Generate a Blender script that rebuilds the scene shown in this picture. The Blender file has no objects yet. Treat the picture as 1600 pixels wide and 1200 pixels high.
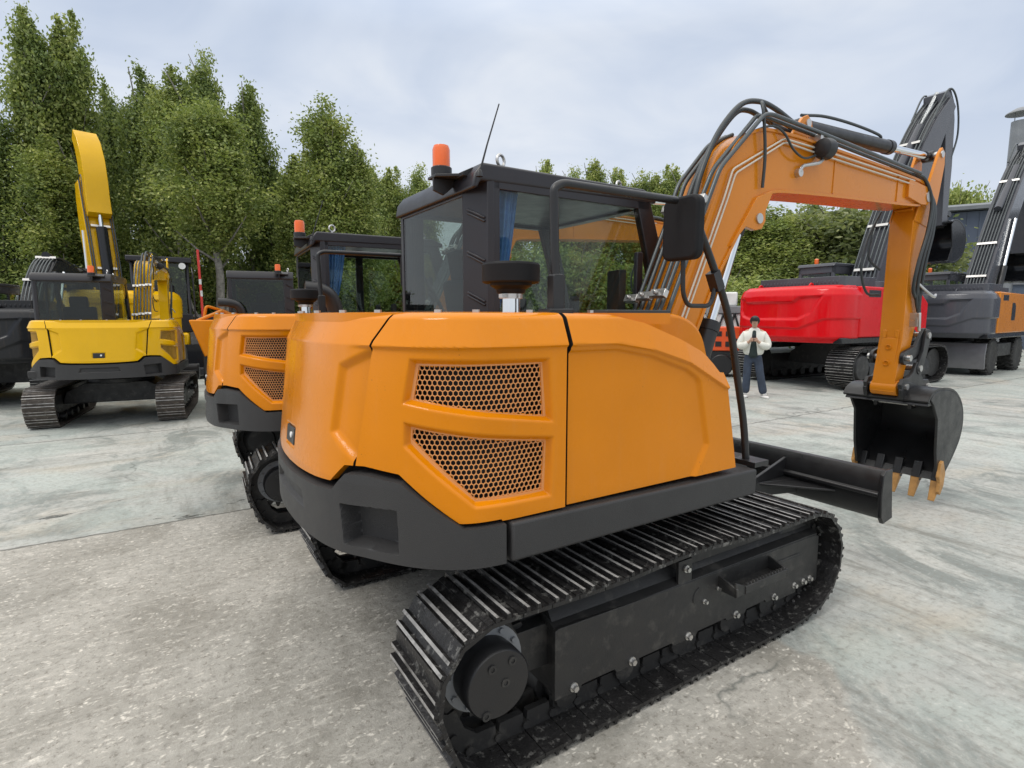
import bpy, math, random
import numpy as np
from mathutils import Vector, Matrix
R = math.radians
sc = bpy.context.scene
COL = sc.collection
random.seed(7)

# ------------------------------------------------------------------ helpers
class MB:
    """collects shapes into one mesh"""
    def __init__(s): s.v = []; s.f = []; s.m = []; s.mi = 0
    def add(s, vs, fs):
        o = len(s.v); s.v += [tuple(map(float, v)) for v in vs]
        for f in fs: s.f.append(tuple(i + o for i in f)); s.m.append(s.mi)
        return s
    def box(s, c, d, rot=None, taper=None):
        x, y, z = d[0] / 2, d[1] / 2, d[2] / 2
        vs = [Vector((i * x, j * y, k * z)) for k in (-1, 1) for j in (-1, 1) for i in (-1, 1)]
        if taper:
            for v in vs[4:]: v.x *= taper[0]; v.y *= taper[1]
        if rot is not None:
            vs = [rot @ v for v in vs]
        c = Vector(c)
        return s.add([v + c for v in vs], [(0, 2, 3, 1), (4, 5, 7, 6), (0, 1, 5, 4), (2, 6, 7, 3), (0, 4, 6, 2), (1, 3, 7, 5)])
    def span(s, a, b):
        return s.box([(a[i] + b[i]) / 2 for i in range(3)], [abs(b[i] - a[i]) for i in range(3)])
    def tube(s, pts, r, n=10, cap=True, closed=False):
        pts = [Vector(p) for p in pts]; N = len(pts)
        rr = r if hasattr(r, '__len__') else [r] * N
        rings = []; up = None
        for i, p in enumerate(pts):
            if closed: t = pts[(i + 1) % N] - pts[i - 1]
            else: t = pts[min(i + 1, N - 1)] - pts[max(i - 1, 0)]
            t.normalize()
            if up is None:
                up = t.orthogonal().normalized()
            else:
                up = up - t * up.dot(t)
                up = up.normalized() if up.length > 1e-6 else t.orthogonal().normalized()
            b = t.cross(up)
            rings.append([p + (up * math.cos(2 * math.pi * k / n) + b * math.sin(2 * math.pi * k / n)) * rr[i] for k in range(n)])
        vs = [v for ring in rings for v in ring]; fs = []
        for i in range(N if closed else N - 1):
            j = (i + 1) % N
            for k in range(n):
                k2 = (k + 1) % n
                fs.append((i * n + k, i * n + k2, j * n + k2, j * n + k))
        if cap and not closed:
            fs.append(tuple(range(n))[::-1]); fs.append(tuple((N - 1) * n + k for k in range(n)))
        return s.add(vs, fs)
    def cyl(s, a, b, r, n=20): return s.tube([a, b], r, n)
    def lathe(s, prof, c=(0, 0, 0), n=28, axis='z'):
        vs = []; fs = []
        for r, h in prof:
            for k in range(n):
                a = 2 * math.pi * k / n; x, y = r * math.cos(a), r * math.sin(a)
                p = (x, y, h) if axis == 'z' else ((x, h, y) if axis == 'y' else (h, x, y))
                vs.append((p[0] + c[0], p[1] + c[1], p[2] + c[2]))
        M = len(prof)
        for i in range(M - 1):
            for k in range(n):
                k2 = (k + 1) % n; fs.append((i * n + k, i * n + k2, (i + 1) * n + k2, (i + 1) * n + k))
        fs.append(tuple(range(n))[::-1]); fs.append(tuple((M - 1) * n + k for k in range(n)))
        return s.add(vs, fs)
    def prism(s, poly, a, b, axis='y'):
        """polygon in the two other axes, extruded from a to b along axis"""
        def P(u, w, h): return {'y': (u, h, w), 'x': (h, u, w), 'z': (u, w, h)}[axis]
        n = len(poly)
        vs = [P(p[0], p[1], a) for p in poly] + [P(p[0], p[1], b) for p in poly]
        fs = [tuple(range(n))[::-1], tuple(range(n, 2 * n))] + [(i, (i + 1) % n, n + (i + 1) % n, n + i) for i in range(n)]
        return s.add(vs, fs)
    def strip(s, pts, y0, y1, t):
        """a plate following a polyline in the xz plane, t thick"""
        pts = [Vector((p[0], p[1])) for p in pts]; N = len(pts); off = []
        for i in range(N):
            d = (pts[min(i + 1, N - 1)] - pts[max(i - 1, 0)]).normalized()
            off.append(pts[i] + Vector((-d.y, d.x)) * t)
        poly = [(p.x, p.y) for p in pts] + [(p.x, p.y) for p in off[::-1]]
        n = len(poly)
        vs = [(p[0], y0, p[1]) for p in poly] + [(p[0], y1, p[1]) for p in poly]; fs = []
        for i in range(N - 1):
            a, b, c, d = i, i + 1, n - 2 - i, n - 1 - i
            fs += [(a, b, c, d)[::-1], (n + a, n + b, n + c, n + d), (a, b, n + b, n + a), (d, c, n + c, n + d)]
        fs += [(0, n - 1, 2 * n - 1, n), (N - 1, N, n + N, n + N - 1)]
        return s.add(vs, fs)
    def grid(s, V, nu, nv, keep=None):
        fs = []
        for i in range(nu - 1):
            for j in range(nv - 1):
                if keep is None or keep[i, j]:
                    fs.append((i * nv + j, (i + 1) * nv + j, (i + 1) * nv + j + 1, i * nv + j + 1))
        return s.add(V, fs)
    def rbox(s, c, d, r, axis='y', n=5):
        """box with rounded corners in the plane perpendicular to axis"""
        o = {'x': (1, 2, 0), 'y': (0, 2, 1), 'z': (0, 1, 2)}[axis]
        w, h, t = d[o[0]] / 2, d[o[1]] / 2, d[o[2]] / 2
        poly = []
        for q, (sx, sy) in enumerate(((1, 1), (-1, 1), (-1, -1), (1, -1))):
            for k in range(n + 1):
                a = math.pi / 2 * (q + k / n)
                poly.append((c[o[0]] + sx * (w - r) + r * math.cos(a), c[o[1]] + sy * (h - r) + r * math.sin(a)))
        return s.prism(poly, c[o[2]] - t, c[o[2]] + t, axis)
    def bolt(s, p, r, h, axis='y', sgn=-1, n=6):
        d = {'x': (sgn, 0, 0), 'y': (0, sgn, 0), 'z': (0, 0, sgn)}[axis]
        return s.tube([p, (p[0] + d[0] * h, p[1] + d[1] * h, p[2] + d[2] * h)], r, n)
    def xf(s, fn):
        s.v = [tuple(fn(v)) for v in s.v]; return s

CACHE = {}
def mesh_of(name, mb, mats, smooth):
    me = bpy.data.meshes.new(name)
    me.from_pydata(mb.v, [], mb.f)
    for m in mats: me.materials.append(m)
    if len(mats) > 1: me.polygons.foreach_set('material_index', mb.m)
    if smooth:
        me.polygons.foreach_set('use_smooth', [True] * len(me.polygons))
        me.update()
        me.set_sharp_from_angle(angle=R(smooth))
    me.update()
    return me
def obj(name, mb, mats, parent=None, smooth=32, bevel=0, key=None, label=None, segs=2):
    """links one mesh object; a key lets copies of a thing share mesh data"""
    if not isinstance(mats, (list, tuple)): mats = [mats]
    k = (key, name, tuple(m.name for m in mats)) if key else None
    if k and k in CACHE: me = CACHE[k]
    else:
        if callable(mb): mb = mb()
        me = mesh_of(name, mb, mats, smooth)
        if k: CACHE[k] = me
    o = bpy.data.objects.new(name, me); COL.objects.link(o)
    if parent is not None: o.parent = parent
    if bevel:
        b = o.modifiers.new('bevel', 'BEVEL'); b.width = bevel; b.segments = segs; b.limit_method = 'ANGLE'; b.angle_limit = R(35)
        b.harden_normals = False
    if label: o['label'] = label
    return o
def thing(name, label, cat, loc=(0, 0, 0), rz=0, group=None, scale=1):
    o = bpy.data.objects.new(name, None); COL.objects.link(o)
    o.location = loc; o.rotation_euler = (0, 0, rz); o.scale = (scale,) * 3; o.empty_display_size = .2
    o['label'] = label; o['category'] = cat
    if group: o['group'] = group
    return o
def each(name, pieces, mats, parent, key=None, **kw):
    """one object per piece"""
    return [obj(name, p, mats, parent, key=(key + '#' + str(i)) if key else None, **kw) for i, p in enumerate(pieces)]
def tag(o, label, cat, group=None, kind=None):
    if label: o['label'] = label
    if cat: o['category'] = cat
    if group: o['group'] = group
    if kind: o['kind'] = kind
    return o
def smoothpath(pts, n=8):
    """catmull-rom through points"""
    P = [Vector(p) for p in pts]; out = []
    for i in range(len(P) - 1):
        a = P[i - 1] if i else P[0] * 2 - P[1]; b, c = P[i], P[i + 1]
        d = P[i + 2] if i + 2 < len(P) else P[-1] * 2 - P[-2]
        for k in range(n):
            t = k / n
            out.append(.5 * ((2 * b) + (c - a) * t + (2 * a - 5 * b + 4 * c - d) * t * t + (3 * b - a - 3 * c + d) * t ** 3))
    out.append(P[-1]); return out
def fillet(pts, r, n=5):
    """polyline with rounded corners"""
    P = [Vector(p) for p in pts]; out = [P[0]]
    for i in range(1, len(P) - 1):
        a = (P[i - 1] - P[i]); b = (P[i + 1] - P[i]); q = min(r, a.length * .45, b.length * .45)
        a.normalize(); b.normalize(); s0, s1 = P[i] + a * q, P[i] + b * q
        for k in range(n + 1):
            t = k / n; out.append(s0 * (1 - t) ** 2 + P[i] * 2 * t * (1 - t) + s1 * t * t)
    out.append(P[-1]); return out

# ------------------------------------------------------------------ materials
def newmat(name):
    m = bpy.data.materials.new(name); m.use_nodes = True
    nt = m.node_tree; nt.nodes.clear()
    return m, nt
class NT:
    def __init__(s, nt): s.nt = nt
    def n(s, t, **kw):
        x = s.nt.nodes.new(t)
        for k, v in kw.items(): setattr(x, k, v)
        return x
    def l(s, a, b): s.nt.links.new(a, b)
    def noise(s, scale, detail=4, rough=.55, vec=None, dist=0):
        x = s.n('ShaderNodeTexNoise'); x.inputs['Scale'].default_value = scale; x.inputs['Detail'].default_value = detail
        x.inputs['Roughness'].default_value = rough; x.inputs['Distortion'].default_value = dist
        if vec is not None: s.l(vec, x.inputs['Vector'])
        return x.outputs['Fac']
    def ramp(s, fac, stops):
        x = s.n('ShaderNodeValToRGB'); e = x.color_ramp.elements
        while len(e) < len(stops): e.new(.5)
        for i, (p, c) in enumerate(stops):
            e[i].position = p; e[i].color = (c, c, c, 1) if not hasattr(c, '__len__') else tuple(c) + (1,)
        s.l(fac, x.inputs['Fac']); return x.outputs['Color']
    def mix(s, f, a, b, mode='MIX'):
        x = s.n('ShaderNodeMix'); x.data_type = 'RGBA'; x.blend_type = mode
        for sock, val in ((x.inputs['Factor'], f), (x.inputs[6], a), (x.inputs[7], b)):
            if hasattr(val, 'is_linked') or hasattr(val, 'links'): s.l(val, sock)
            elif hasattr(val, '__len__'): sock.default_value = tuple(val) + (1,)
            else: sock.default_value = val if sock.type == 'VALUE' else (val, val, val, 1)
        return x.outputs[2]
    def math(s, op, a, b=0, c=0):
        x = s.n('ShaderNodeMath'); x.operation = op
        for i, val in enumerate((a, b, c)):
            if hasattr(val, 'links'): s.l(val, x.inputs[i])
            else: x.inputs[i].default_value = val
        return x.outputs[0]
def mat(name, col, rough=.5, metal=0, coat=0, nscale=0, var=.12, bump=0, bscale=60, rvar=.12, spec=.5, dirt=None):
    m, nt = newmat(name); t = NT(nt)
    p = t.n('ShaderNodeBsdfPrincipled'); o = t.n('ShaderNodeOutputMaterial'); t.l(p.outputs[0], o.inputs[0])
    p.inputs['Metallic'].default_value = metal; p.inputs['Coat Weight'].default_value = coat; p.inputs['Coat Roughness'].default_value = .08
    p.inputs['Specular IOR Level'].default_value = spec
    tc = t.n('ShaderNodeTexCoord').outputs['Object']
    n1 = t.noise(nscale or 3, 5, .6, tc)
    c = t.mix(t.ramp(n1, [(.3, 0), (.7, 1)]), tuple(x * (1 - var) for x in col), tuple(min(1, x * (1 + var)) for x in col))
    if dirt:
        n3 = t.noise(dirt[1], 6, .65, tc)
        c = t.mix(t.ramp(n3, [(dirt[2], 0), (dirt[2] + .12, dirt[3])]), c, dirt[0])
    t.l(c, p.inputs['Base Color'])
    n2 = t.noise(9, 5, .6, tc)
    rr = t.ramp(n2, [(.3, max(.02, rough - rvar)), (.7, min(1, rough + rvar))]); t.l(rr, p.inputs['Roughness'])
    if bump:
        b = t.n('ShaderNodeBump'); b.inputs['Strength'].default_value = bump; b.inputs['Distance'].default_value = .01
        t.l(t.noise(bscale, 3, .6, tc), b.inputs['Height']); t.l(b.outputs[0], p.inputs['Normal'])
    return m
def paint(name, col):
    """gloss machine paint with orange-peel, and water drips left by rain"""
    m, nt = newmat(name); t = NT(nt)
    p = t.n('ShaderNodeBsdfPrincipled'); o = t.n('ShaderNodeOutputMaterial'); t.l(p.outputs[0], o.inputs[0])
    tc = t.n('ShaderNodeTexCoord').outputs['Object']
    n1 = t.noise(1.7, 6, .65, tc)
    c = t.mix(t.ramp(n1, [(.3, 0), (.72, 1)]), tuple(x * .93 for x in col), tuple(min(1, x * 1.05) for x in col))
    mp = t.n('ShaderNodeMapping'); mp.inputs['Scale'].default_value = (26, 26, 1.6); t.l(tc, mp.inputs['Vector'])
    streak = t.ramp(t.noise(1, 4, .6, mp.outputs[0]), [(.56, 0), (.7, 1)])
    dust = t.ramp(t.noise(38, 5, .7, tc), [(.62, 0), (.8, .35)])
    c = t.mix(t.math('MULTIPLY', streak, .03), c, (.62, .42, .24))
    c = t.mix(t.math('MULTIPLY', dust, .10), c, (.30, .20, .10))
    vo = t.n('ShaderNodeTexVoronoi'); vo.inputs['Scale'].default_value = 70; t.l(tc, vo.inputs['Vector'])
    c = t.mix(t.math('MULTIPLY', t.ramp(vo.outputs['Distance'], [(.10, .8), (.2, 0)]), t.ramp(t.noise(4.5, 5, .7, tc), [(.57, 0), (.66, 1)])), c, (.16, .07, .015))
    t.l(c, p.inputs['Base Color'])
    t.l(t.ramp(t.noise(5, 6, .65, tc), [(.25, .2), (.75, .38)]), p.inputs['Roughness'])
    p.inputs['Coat Weight'].default_value = .5; p.inputs['Specular IOR Level'].default_value = .06
    t.l(t.math('MULTIPLY_ADD', streak, .12, .035), p.inputs['Coat Roughness'])
    b = t.n('ShaderNodeBump'); b.inputs['Strength'].default_value = .05; b.inputs['Distance'].default_value = .01
    t.l(t.noise(130, 2, .5, tc), b.inputs['Height']); t.l(b.outputs[0], p.inputs['Normal']); t.l(b.outputs[0], p.inputs['Coat Normal'])
    return m
def glass(name, tint, gloss=1.0, rough=.01):
    m, nt = newmat(name); t = NT(nt)
    tr = t.n('ShaderNodeBsdfTransparent'); tr.inputs[0].default_value = tuple(tint) + (1,)
    gl = t.n('ShaderNodeBsdfGlossy'); gl.inputs['Roughness'].default_value = rough
    lw = t.n('ShaderNodeLayerWeight'); f5 = t.math('POWER', lw.outputs['Facing'], 5); f = t.math('MULTIPLY', t.math('MULTIPLY_ADD', f5, .93, .045), gloss)
    mx = t.n('ShaderNodeMixShader'); t.l(f, mx.inputs[0]); t.l(tr.outputs[0], mx.inputs[1]); t.l(gl.outputs[0], mx.inputs[2])
    o = t.n('ShaderNodeOutputMaterial'); t.l(mx.outputs[0], o.inputs[0]); return m
M = {}
M['orange'] = paint('orange_paint', (.70, .222, .0003))
M['boom_orange'] = paint('boom_orange_paint', (.64, .212, .010))
M['yellow'] = paint('yellow_paint', (.76, .43, .004))
M['red'] = paint('red_paint', (.66, .005, .010))
M['slate'] = paint('slate_paint', (.078, .081, .094))
M['coal'] = paint('coal_paint', (.022, .023, .026))
M['mesh'] = mat('grille_mesh_paint', (.72, .31, .10), .4, var=.05)
M['ymesh'] = mat('yellow_mesh_paint', (.55, .33, .06), .4, var=.05)
M['bumper'] = mat('textured_grey', (.036, .035, .035), .52, bump=.25, bscale=260, spec=.45, rvar=.06, var=.08)
M['black'] = mat('black_coat', (.014, .014, .015), .38, bump=.08, bscale=200)
M['matte'] = mat('matte_black', (.011, .011, .012), .6, spec=.2, rvar=.06)
M['cabblack'] = mat('cab_black', (.017, .016, .02), .36, rvar=.06)
M['frame'] = mat('track_frame_black', (.021, .0205, .020), .5, bump=.12, bscale=180, dirt=((.075, .07, .062), 11, .54, .55))
M['shoe'] = mat('track_shoe_steel', (.020, .019, .019), .42, .25, bump=.6, bscale=50, nscale=12, var=.4, dirt=((.22, .215, .20), 26, .56, .8))
M['shoe_dry'] = mat('dusty_shoe_steel', (.075, .062, .052), .6, .2, bump=.5, bscale=50, nscale=12, var=.4, dirt=((.2, .18, .155), 20, .55, .7))
M['wear'] = mat('worn_grouser_steel', (.33, .32, .305), .5, .2, nscale=18, var=.35, dirt=((.05, .048, .044), 8, .53, .85))
M['chrome'] = mat('chrome', (.75, .77, .78), .1, 1, var=.03, rvar=.04)
M['zinc'] = mat('zinc_steel', (.55, .54, .52), .35, .9)
M['rubber'] = mat('rubber_hose', (.036, .043, .045), .42, rvar=.1)
M['hosegrey'] = mat('grey_hose', (.10, .11, .11), .4)
M['tubes'] = mat('dark_steel_tube', (.075, .085, .088), .32, .4)
M['whiteline'] = mat('pale_pipe', (.62, .56, .46), .35)
M['tooth'] = mat('tooth_orange', (.46, .24, .075), .5, nscale=14, var=.25)
M['inside'] = mat('engine_bay_black', (.01, .009, .009), .7)
M['glass'] = glass('clear_glass', (.84, .88, .86), .62)
M['tint'] = glass('tinted_glass', (.58, .63, .61), .8)
M['amber'] = mat('amber_lens', (.85, .14, .01), .18, var=.05, coat=.5)
M['lamp'] = mat('lamp_glass', (.8, .8, .78), .12)
M['curtain'] = mat('blue_curtain', (.13, .29, .60), .75, nscale=30, var=.2)
M['seat'] = mat('seat_fabric', (.02, .02, .022), .8)
M['liner'] = mat('cab_liner', (.09, .09, .095), .7)
M['tyre'] = mat('tyre_rubber', (.022, .021, .02), .75, bump=.3, bscale=40, dirt=((.1, .095, .085), 9, .5, .6))
M['rim'] = mat('grey_rim', (.08, .08, .08), .5)
M['plate'] = mat('galvanised_plate', (.20, .20, .21), .4, .5)
M['white'] = mat('white_coat', (.75, .75, .72), .45)
M['greybar'] = mat('grey_coat', (.22, .23, .24), .5)
M['redorange'] = mat('red_orange_coat', (.72, .09, .015), .4)
M['signred'] = mat('red_pole_paint', (.65, .05, .04), .5)
M['interior'] = mat('console_grey', (.05, .05, .055), .6)
# ------------------------------------------------------------------ the compact excavator: bodywork that wraps the tail
_half = smoothpath([(.6, -1.0, 0), (.2, -1.0, 0), (-.3, -1.0, 0), (-.7, -1.0, 0), (-.95, -.995, 0), (-1.093, -.954, 0), (-1.23, -.843, 0), (-1.349, -.666, 0),
                    (-1.422, -.495, 0), (-1.456, -.33, 0), (-1.473, -.163, 0), (-1.478, 0, 0)], 12)
_pl = np.array([(p.x, p.y) for p in _half])
_pl = np.vstack([_pl, [(x, -y) for x, y in _pl[-2::-1]]])
_L = np.r_[0, np.cumsum(np.linalg.norm(np.diff(_pl, axis=0), axis=1))] - .6
SC = (_L[0] + _L[-1]) / 2; S2 = 2 * SC
_t = np.gradient(_pl, axis=0); _t /= np.linalg.norm(_t, axis=1)[:, None]
_n = np.stack([_t[:, 1], -_t[:, 0]], 1)          # outward
_n *= np.sign((_n * (_pl - [-.4, 0])).sum(1))[:, None]
def plan(s):
    return (np.stack([np.interp(s, _L, _pl[:, 0]), np.interp(s, _L, _pl[:, 1])], -1),
            np.stack([np.interp(s, _L, _n[:, 0]), np.interp(s, _L, _n[:, 1])], -1))
def sstep(x, a, b):
    t = np.clip((x - a) / (b - a), 0, 1); return t * t * (3 - 2 * t)
def fold(s): return np.where(s > SC, S2 - s, s)     # both flanks alike
def zcrease(s): return np.interp(s, [-.3, -.14, -.034, .19, .39, .65], [1.35, 1.43, 1.482, 1.545, 1.578, 1.580])
def lean(s, z):
    f = fold(s)
    zc = zcrease(f)
    e = np.maximum(z - zc - .010, 0) * .42 + .013 * (1 - sstep(z, zc - .004, zc + .012)) * sstep(f, 1.62, 1.46)
    e = e + sstep(f, 1.0, 1.75) * .055 * np.clip((z - 1.08) / .5, 0, 1.3)
    e = e + np.maximum(z - 1.685, 0) ** 2 * 40
    return e
def surf(s, z, off=0.):
    p, n = plan(s); o = off - lean(s, z)
    q = p + n * o[..., None]
    return np.stack([q[..., 0], q[..., 1], z], -1)
def sdf(poly, s, z):
    P = np.array(poly, float); d = np.full(s.shape, 1e9); inside = np.zeros(s.shape, bool)
    for i in range(len(P)):
        a = P[i]; b = P[(i + 1) % len(P)]; e = b - a
        w0, w1 = s - a[0], z - a[1]
        t = np.clip((w0 * e[0] + w1 * e[1]) / (e @ e), 0, 1)
        d = np.minimum(d, np.hypot(w0 - e[0] * t, w1 - e[1] * t))
        c = ((a[1] <= z) != (b[1] <= z))
        with np.errstate(divide='ignore', invalid='ignore'):
            x = a[0] + (z - a[1]) * e[0] / (e[1] if e[1] != 0 else 1e-12)
        inside ^= c & (s < x)
    return np.where(inside, -d, d)
def recess(poly, depth, w):
    def f(s, z):
        t = np.clip(-sdf(poly, fold(s), z) / w, 0, 1); return -depth * t * t * (3 - 2 * t)
    return f
def panel(sL, sR, zb, zt, disp=(), holes=(), ns=80, nz=60, rim=.035, rimtop=.05, off=0., rimbot=None, extra_s=(), dark=(1, 1)):
    a = np.linspace(0, 1, ns)
    zm = .5 * (zb(np.array([0.]))[0] + 1.6)
    if len(extra_s):
        l, r = sL(np.array([zm]))[0], sR(np.array([zm]))[0]
        a = np.unique(np.r_[a, [(e - l) / (r - l) for e in extra_s]]); a = a[(a >= 0) & (a <= 1)]; ns = len(a)
    b = np.linspace(0, 1, nz); b = b ** .98
    s0 = (sL(np.array([zm])) + (sR(np.array([zm])) - sL(np.array([zm]))) * a)[:, None] * np.ones((1, nz))
    Z = zb(s0) + (zt(s0) - zb(s0)) * b[None, :]
    Sg = sL(Z) + (sR(Z) - sL(Z)) * a[:, None]
    o = np.full(Sg.shape, float(off))
    for d in disp: o = o + d(Sg, Z)
    V = surf(Sg, Z, o)
    keep = np.ones((ns - 1, nz - 1), bool)
    sc_, zc_ = (Sg[:-1, :-1] + Sg[1:, 1:]) / 2, (Z[:-1, :-1] + Z[1:, 1:]) / 2
    for h in holes: keep &= sdf(h, fold(sc_), zc_) > -.007
    mb = MB(); vs = [tuple(v) for v in V.reshape(-1, 3)]; fs = []
    for i in range(ns - 1):
        for j in range(nz - 1):
            if keep[i, j]: fs.append((i * nz + j, i * nz + j + 1, (i + 1) * nz + j + 1, (i + 1) * nz + j))
    mb.add(vs, fs)
    # returns along the four edges, so the sheet reads as a pressed panel
    def edge(idx, depth, dz=0.):
        S_ = Sg[idx]; Zz = Z[idx]; oo = o[idx]
        inner = surf(S_, Zz, oo - depth) + np.array([0, 0, dz]); outer = V[idx]; n = len(S_)
        mb.add(list(map(tuple, outer)) + list(map(tuple, inner)), [(k, k + 1, n + k + 1, n + k) for k in range(n - 1)])
    mb.mi = dark[0]; edge((0, slice(None)), rim); mb.mi = dark[1]; edge((ns - 1, slice(None)), rim); mb.mi = 0
    edge((slice(None), nz - 1), rimtop, .004); edge((slice(None), 0), rim if rimbot is None else rimbot)
    return mb
def C(v): return lambda x: np.full(np.shape(x), float(v))
def I(xs, ys): return lambda x: np.interp(x, xs, ys)
def mirror_s(f): return lambda z: S2 - f(z)
gapz, gaps = [1.05, 1.133, 1.547, 1.609, 1.7, 1.72], [1.556, 1.543, 1.48, 1.461, 1.402, 1.39]
sgap = I(gapz, gaps)
BT_S = [.915, .932, 1.085, 1.318, 1.476, 1.571, 1.650, 1.79, 1.98, 2.174]
BT_Z = [.949, .949, .947, 1.105, 1.116, 1.110, 1.036, 1.027, 1.022, 1.02]
def bump_top(s): return np.interp(fold(s), BT_S, BT_Z)
def hood_bot(s): return np.where(fold(s) < .93, .958, bump_top(s) + .016 + .012 * sstep(fold(s), 1.05, 1.3))
U_OUT = [(1.291, 1.551), (.73, 1.546), (.708, 1.296), (1.325, 1.385)]
U_IN = [(1.264, 1.528), (.752, 1.526), (.739, 1.319), (1.291, 1.399)]
L_OUT = [(1.318, 1.326), (.708, 1.247), (.716, 1.010), (1.047, 1.014), (1.320, 1.234)]
L_IN = [(1.293, 1.303), (.732, 1.230), (.745, 1.034), (1.040, 1.038), (1.298, 1.257)]
TAIL = [(1.30, 1.651), (1.66, 1.518), (1.70, 1.245), (1.30, 1.002)]
POCKET = [(1.601, .992), (1.335, 1.003), (1.33, .839), (1.584, .834)]
def miter(poly, d):
    P = [Vector(p) for p in poly]; out = []; n = len(P)
    A = sum(P[i].x * P[(i + 1) % n].y - P[(i + 1) % n].x * P[i].y for i in range(n))
    sg = 1 if A > 0 else -1
    for i in range(n):
        e0 = (P[i] - P[i - 1]).normalized(); e1 = (P[(i + 1) % n] - P[i]).normalized()
        n0, n1 = Vector((e0.y, -e0.x)) * sg, Vector((e1.y, -e1.x)) * sg
        m = (n0 + n1); m = m / max(.3, m.dot(n0) if m.length else 1)
        out.append(P[i] + m * d)
    return out
def grille(poly, side):
    """honeycomb sheet: real hexagonal holes, with a solid border"""
    mb = MB(); p = .0208; Rr = p / math.sqrt(3); row = p * math.sqrt(3) / 2
    P = np.array(poly); D = -.029
    def put(pts, off):
        a = np.array(pts); s = a[:, 0] if side > 0 else S2 - a[:, 0]
        return [tuple(v) for v in surf(s, a[:, 1], np.full(len(a), off))]
    z = P[:, 1].min(); r = 0
    while z < P[:, 1].max() + row:
        s = P[:, 0].min() + (p / 2 if r % 2 else 0)
        while s < P[:, 0].max() + p:
            d = sdf(poly, np.array([s]), np.array([z]))[0]
            if d < .004:
                o = [(s + Rr * math.cos(R(90 + 60 * k)), z + Rr * math.sin(R(90 + 60 * k))) for k in range(6)]
                q = [(s + Rr * .835 * math.cos(R(90 + 60 * k)), z + Rr * .835 * math.sin(R(90 + 60 * k))) for k in range(6)]
                vs = put(o, D) + put(q, D) + put(q, D - .005)
                fs = [(k, (k + 1) % 6, 6 + (k + 1) % 6, 6 + k) for k in range(6)] + [(6 + k, 6 + (k + 1) % 6, 12 + (k + 1) % 6, 12 + k) for k in range(6)]
                mb.add(vs, fs)
            s += p
        z += row; r += 1
    o = miter(poly, .02); i = miter(poly, -.004)
    def dense(q): return [q[k] * (1 - t) + q[(k + 1) % len(q)] * t for k in range(len(q)) for t in np.linspace(0, 1, 14)[:-1]]
    o, i = dense(o), dense(i); n = len(o)
    vs = put([tuple(v) for v in o], D + .001) + put([tuple(v) for v in i], D + .003) + put([tuple(v) for v in i], D - .006)
    mb.add(vs, [(k, (k + 1) % n, n + (k + 1) % n, n + k) for k in range(n)] + [(n + k, n + (k + 1) % n, 2 * n + (k + 1) % n, 2 * n + k) for k in range(n)])
    return mb

# ------------------------------------------------------------------ crawler tracks
def belt(path, n, width, mats_idx=(0, 1, 2, 3), gh=.019, th=.016, groups=(-.046, .006)):
    """shoes laid along a closed xz loop, chain links inside"""
    P = np.array([(p[0], p[1]) for p in path]); P = np.vstack([P, P[:1]])
    L = np.r_[0, np.cumsum(np.linalg.norm(np.diff(P, axis=0), axis=1))]
    def at(d):
        d = d % L[-1]; return np.array([np.interp(d, L, P[:, 0]), np.interp(d, L, P[:, 1])])
    pitch = L[-1] / n; mb = MB(); w = width / 2
    rnd = random.Random(3)
    for k in range(n):
        a, b = at(k * pitch), at((k + 1) * pitch); c = (a + b) / 2; t = (b - a) / np.linalg.norm(b - a)
        o = np.array([-t[1], t[0]])                      # outward for a loop run clockwise seen from -y
        def X(u, y, h): q = c + t * u + o * h; return (q[0], y, q[1])
        def blk(u0, u1, y0, y1, h0, h1, mi, top=1.0, mtop=None):
            mb.mi = mi; m = (u0 + u1) / 2; e = (u1 - u0) / 2 * top
            vs = [X(u0, y0, h0), X(u1, y0, h0), X(u1, y1, h0), X(u0, y1, h0), X(m - e, y0, h1), X(m + e, y0, h1), X(m + e, y1, h1), X(m - e, y1, h1)]
            mb.add(vs, [(0, 1, 2, 3), (0, 1, 5, 4), (1, 2, 6, 5), (2, 3, 7, 6), (3, 0, 4, 7)])
            mb.mi = mi if mtop is None else mtop; mb.add(vs[4:], [(0, 1, 2, 3)])
        hp = pitch * .485
        blk(-hp, hp, -w, w, -th, 0, mats_idx[0])
        blk(hp - .014, hp + .012, -w * .985, w * .985, -.004, .006, mats_idx[0])
        for g in groups:
            g2 = g * pitch / .144
            blk(g2 - .010, g2 + .010, -w * .995, w * .995, 0, gh, mats_idx[0], .62, mats_idx[1])
        mb.mi = mats_idx[2] if c[0] > 1.05 else mats_idx[3]
        for u in (-.03, .03):
            for y in (-.085, .085):
                c0 = X(u * pitch / .144, y, -th); c1 = X(u * pitch / .144, y, -th - .006); mb.tube([c0, c1], .007, 6)
        mb.mi = mats_idx[3]
        for y in (-.05, .05):
            y0, y1 = y - .014, y + .014
            vs = [X(-hp * .98, y0, -th), X(hp * .98, y0, -th), X(hp * .98, y1, -th), X(-hp * .98, y1, -th), X(-hp * .85, y0, -th - .08), X(hp * .85, y0, -th - .08), X(hp * .85, y1, -th - .08), X(-hp * .85, y1, -th - .08)]
            mb.add(vs, [(0, 1, 5, 4), (1, 2, 6, 5), (2, 3, 7, 6), (3, 0, 4, 7), (4, 5, 6, 7)])
        mb.tube([X(hp, -.075, -th - .03), X(hp, .075, -th - .03)], .018, 8)
    mb.mi = 0
    return mb
def arc(cx, cz, r, a0, a1, n): return [(cx + r * math.cos(R(a0 + (a1 - a0) * k / n)), cz + r * math.sin(R(a0 + (a1 - a0) * k / n))) for k in range(n + 1)]
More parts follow.
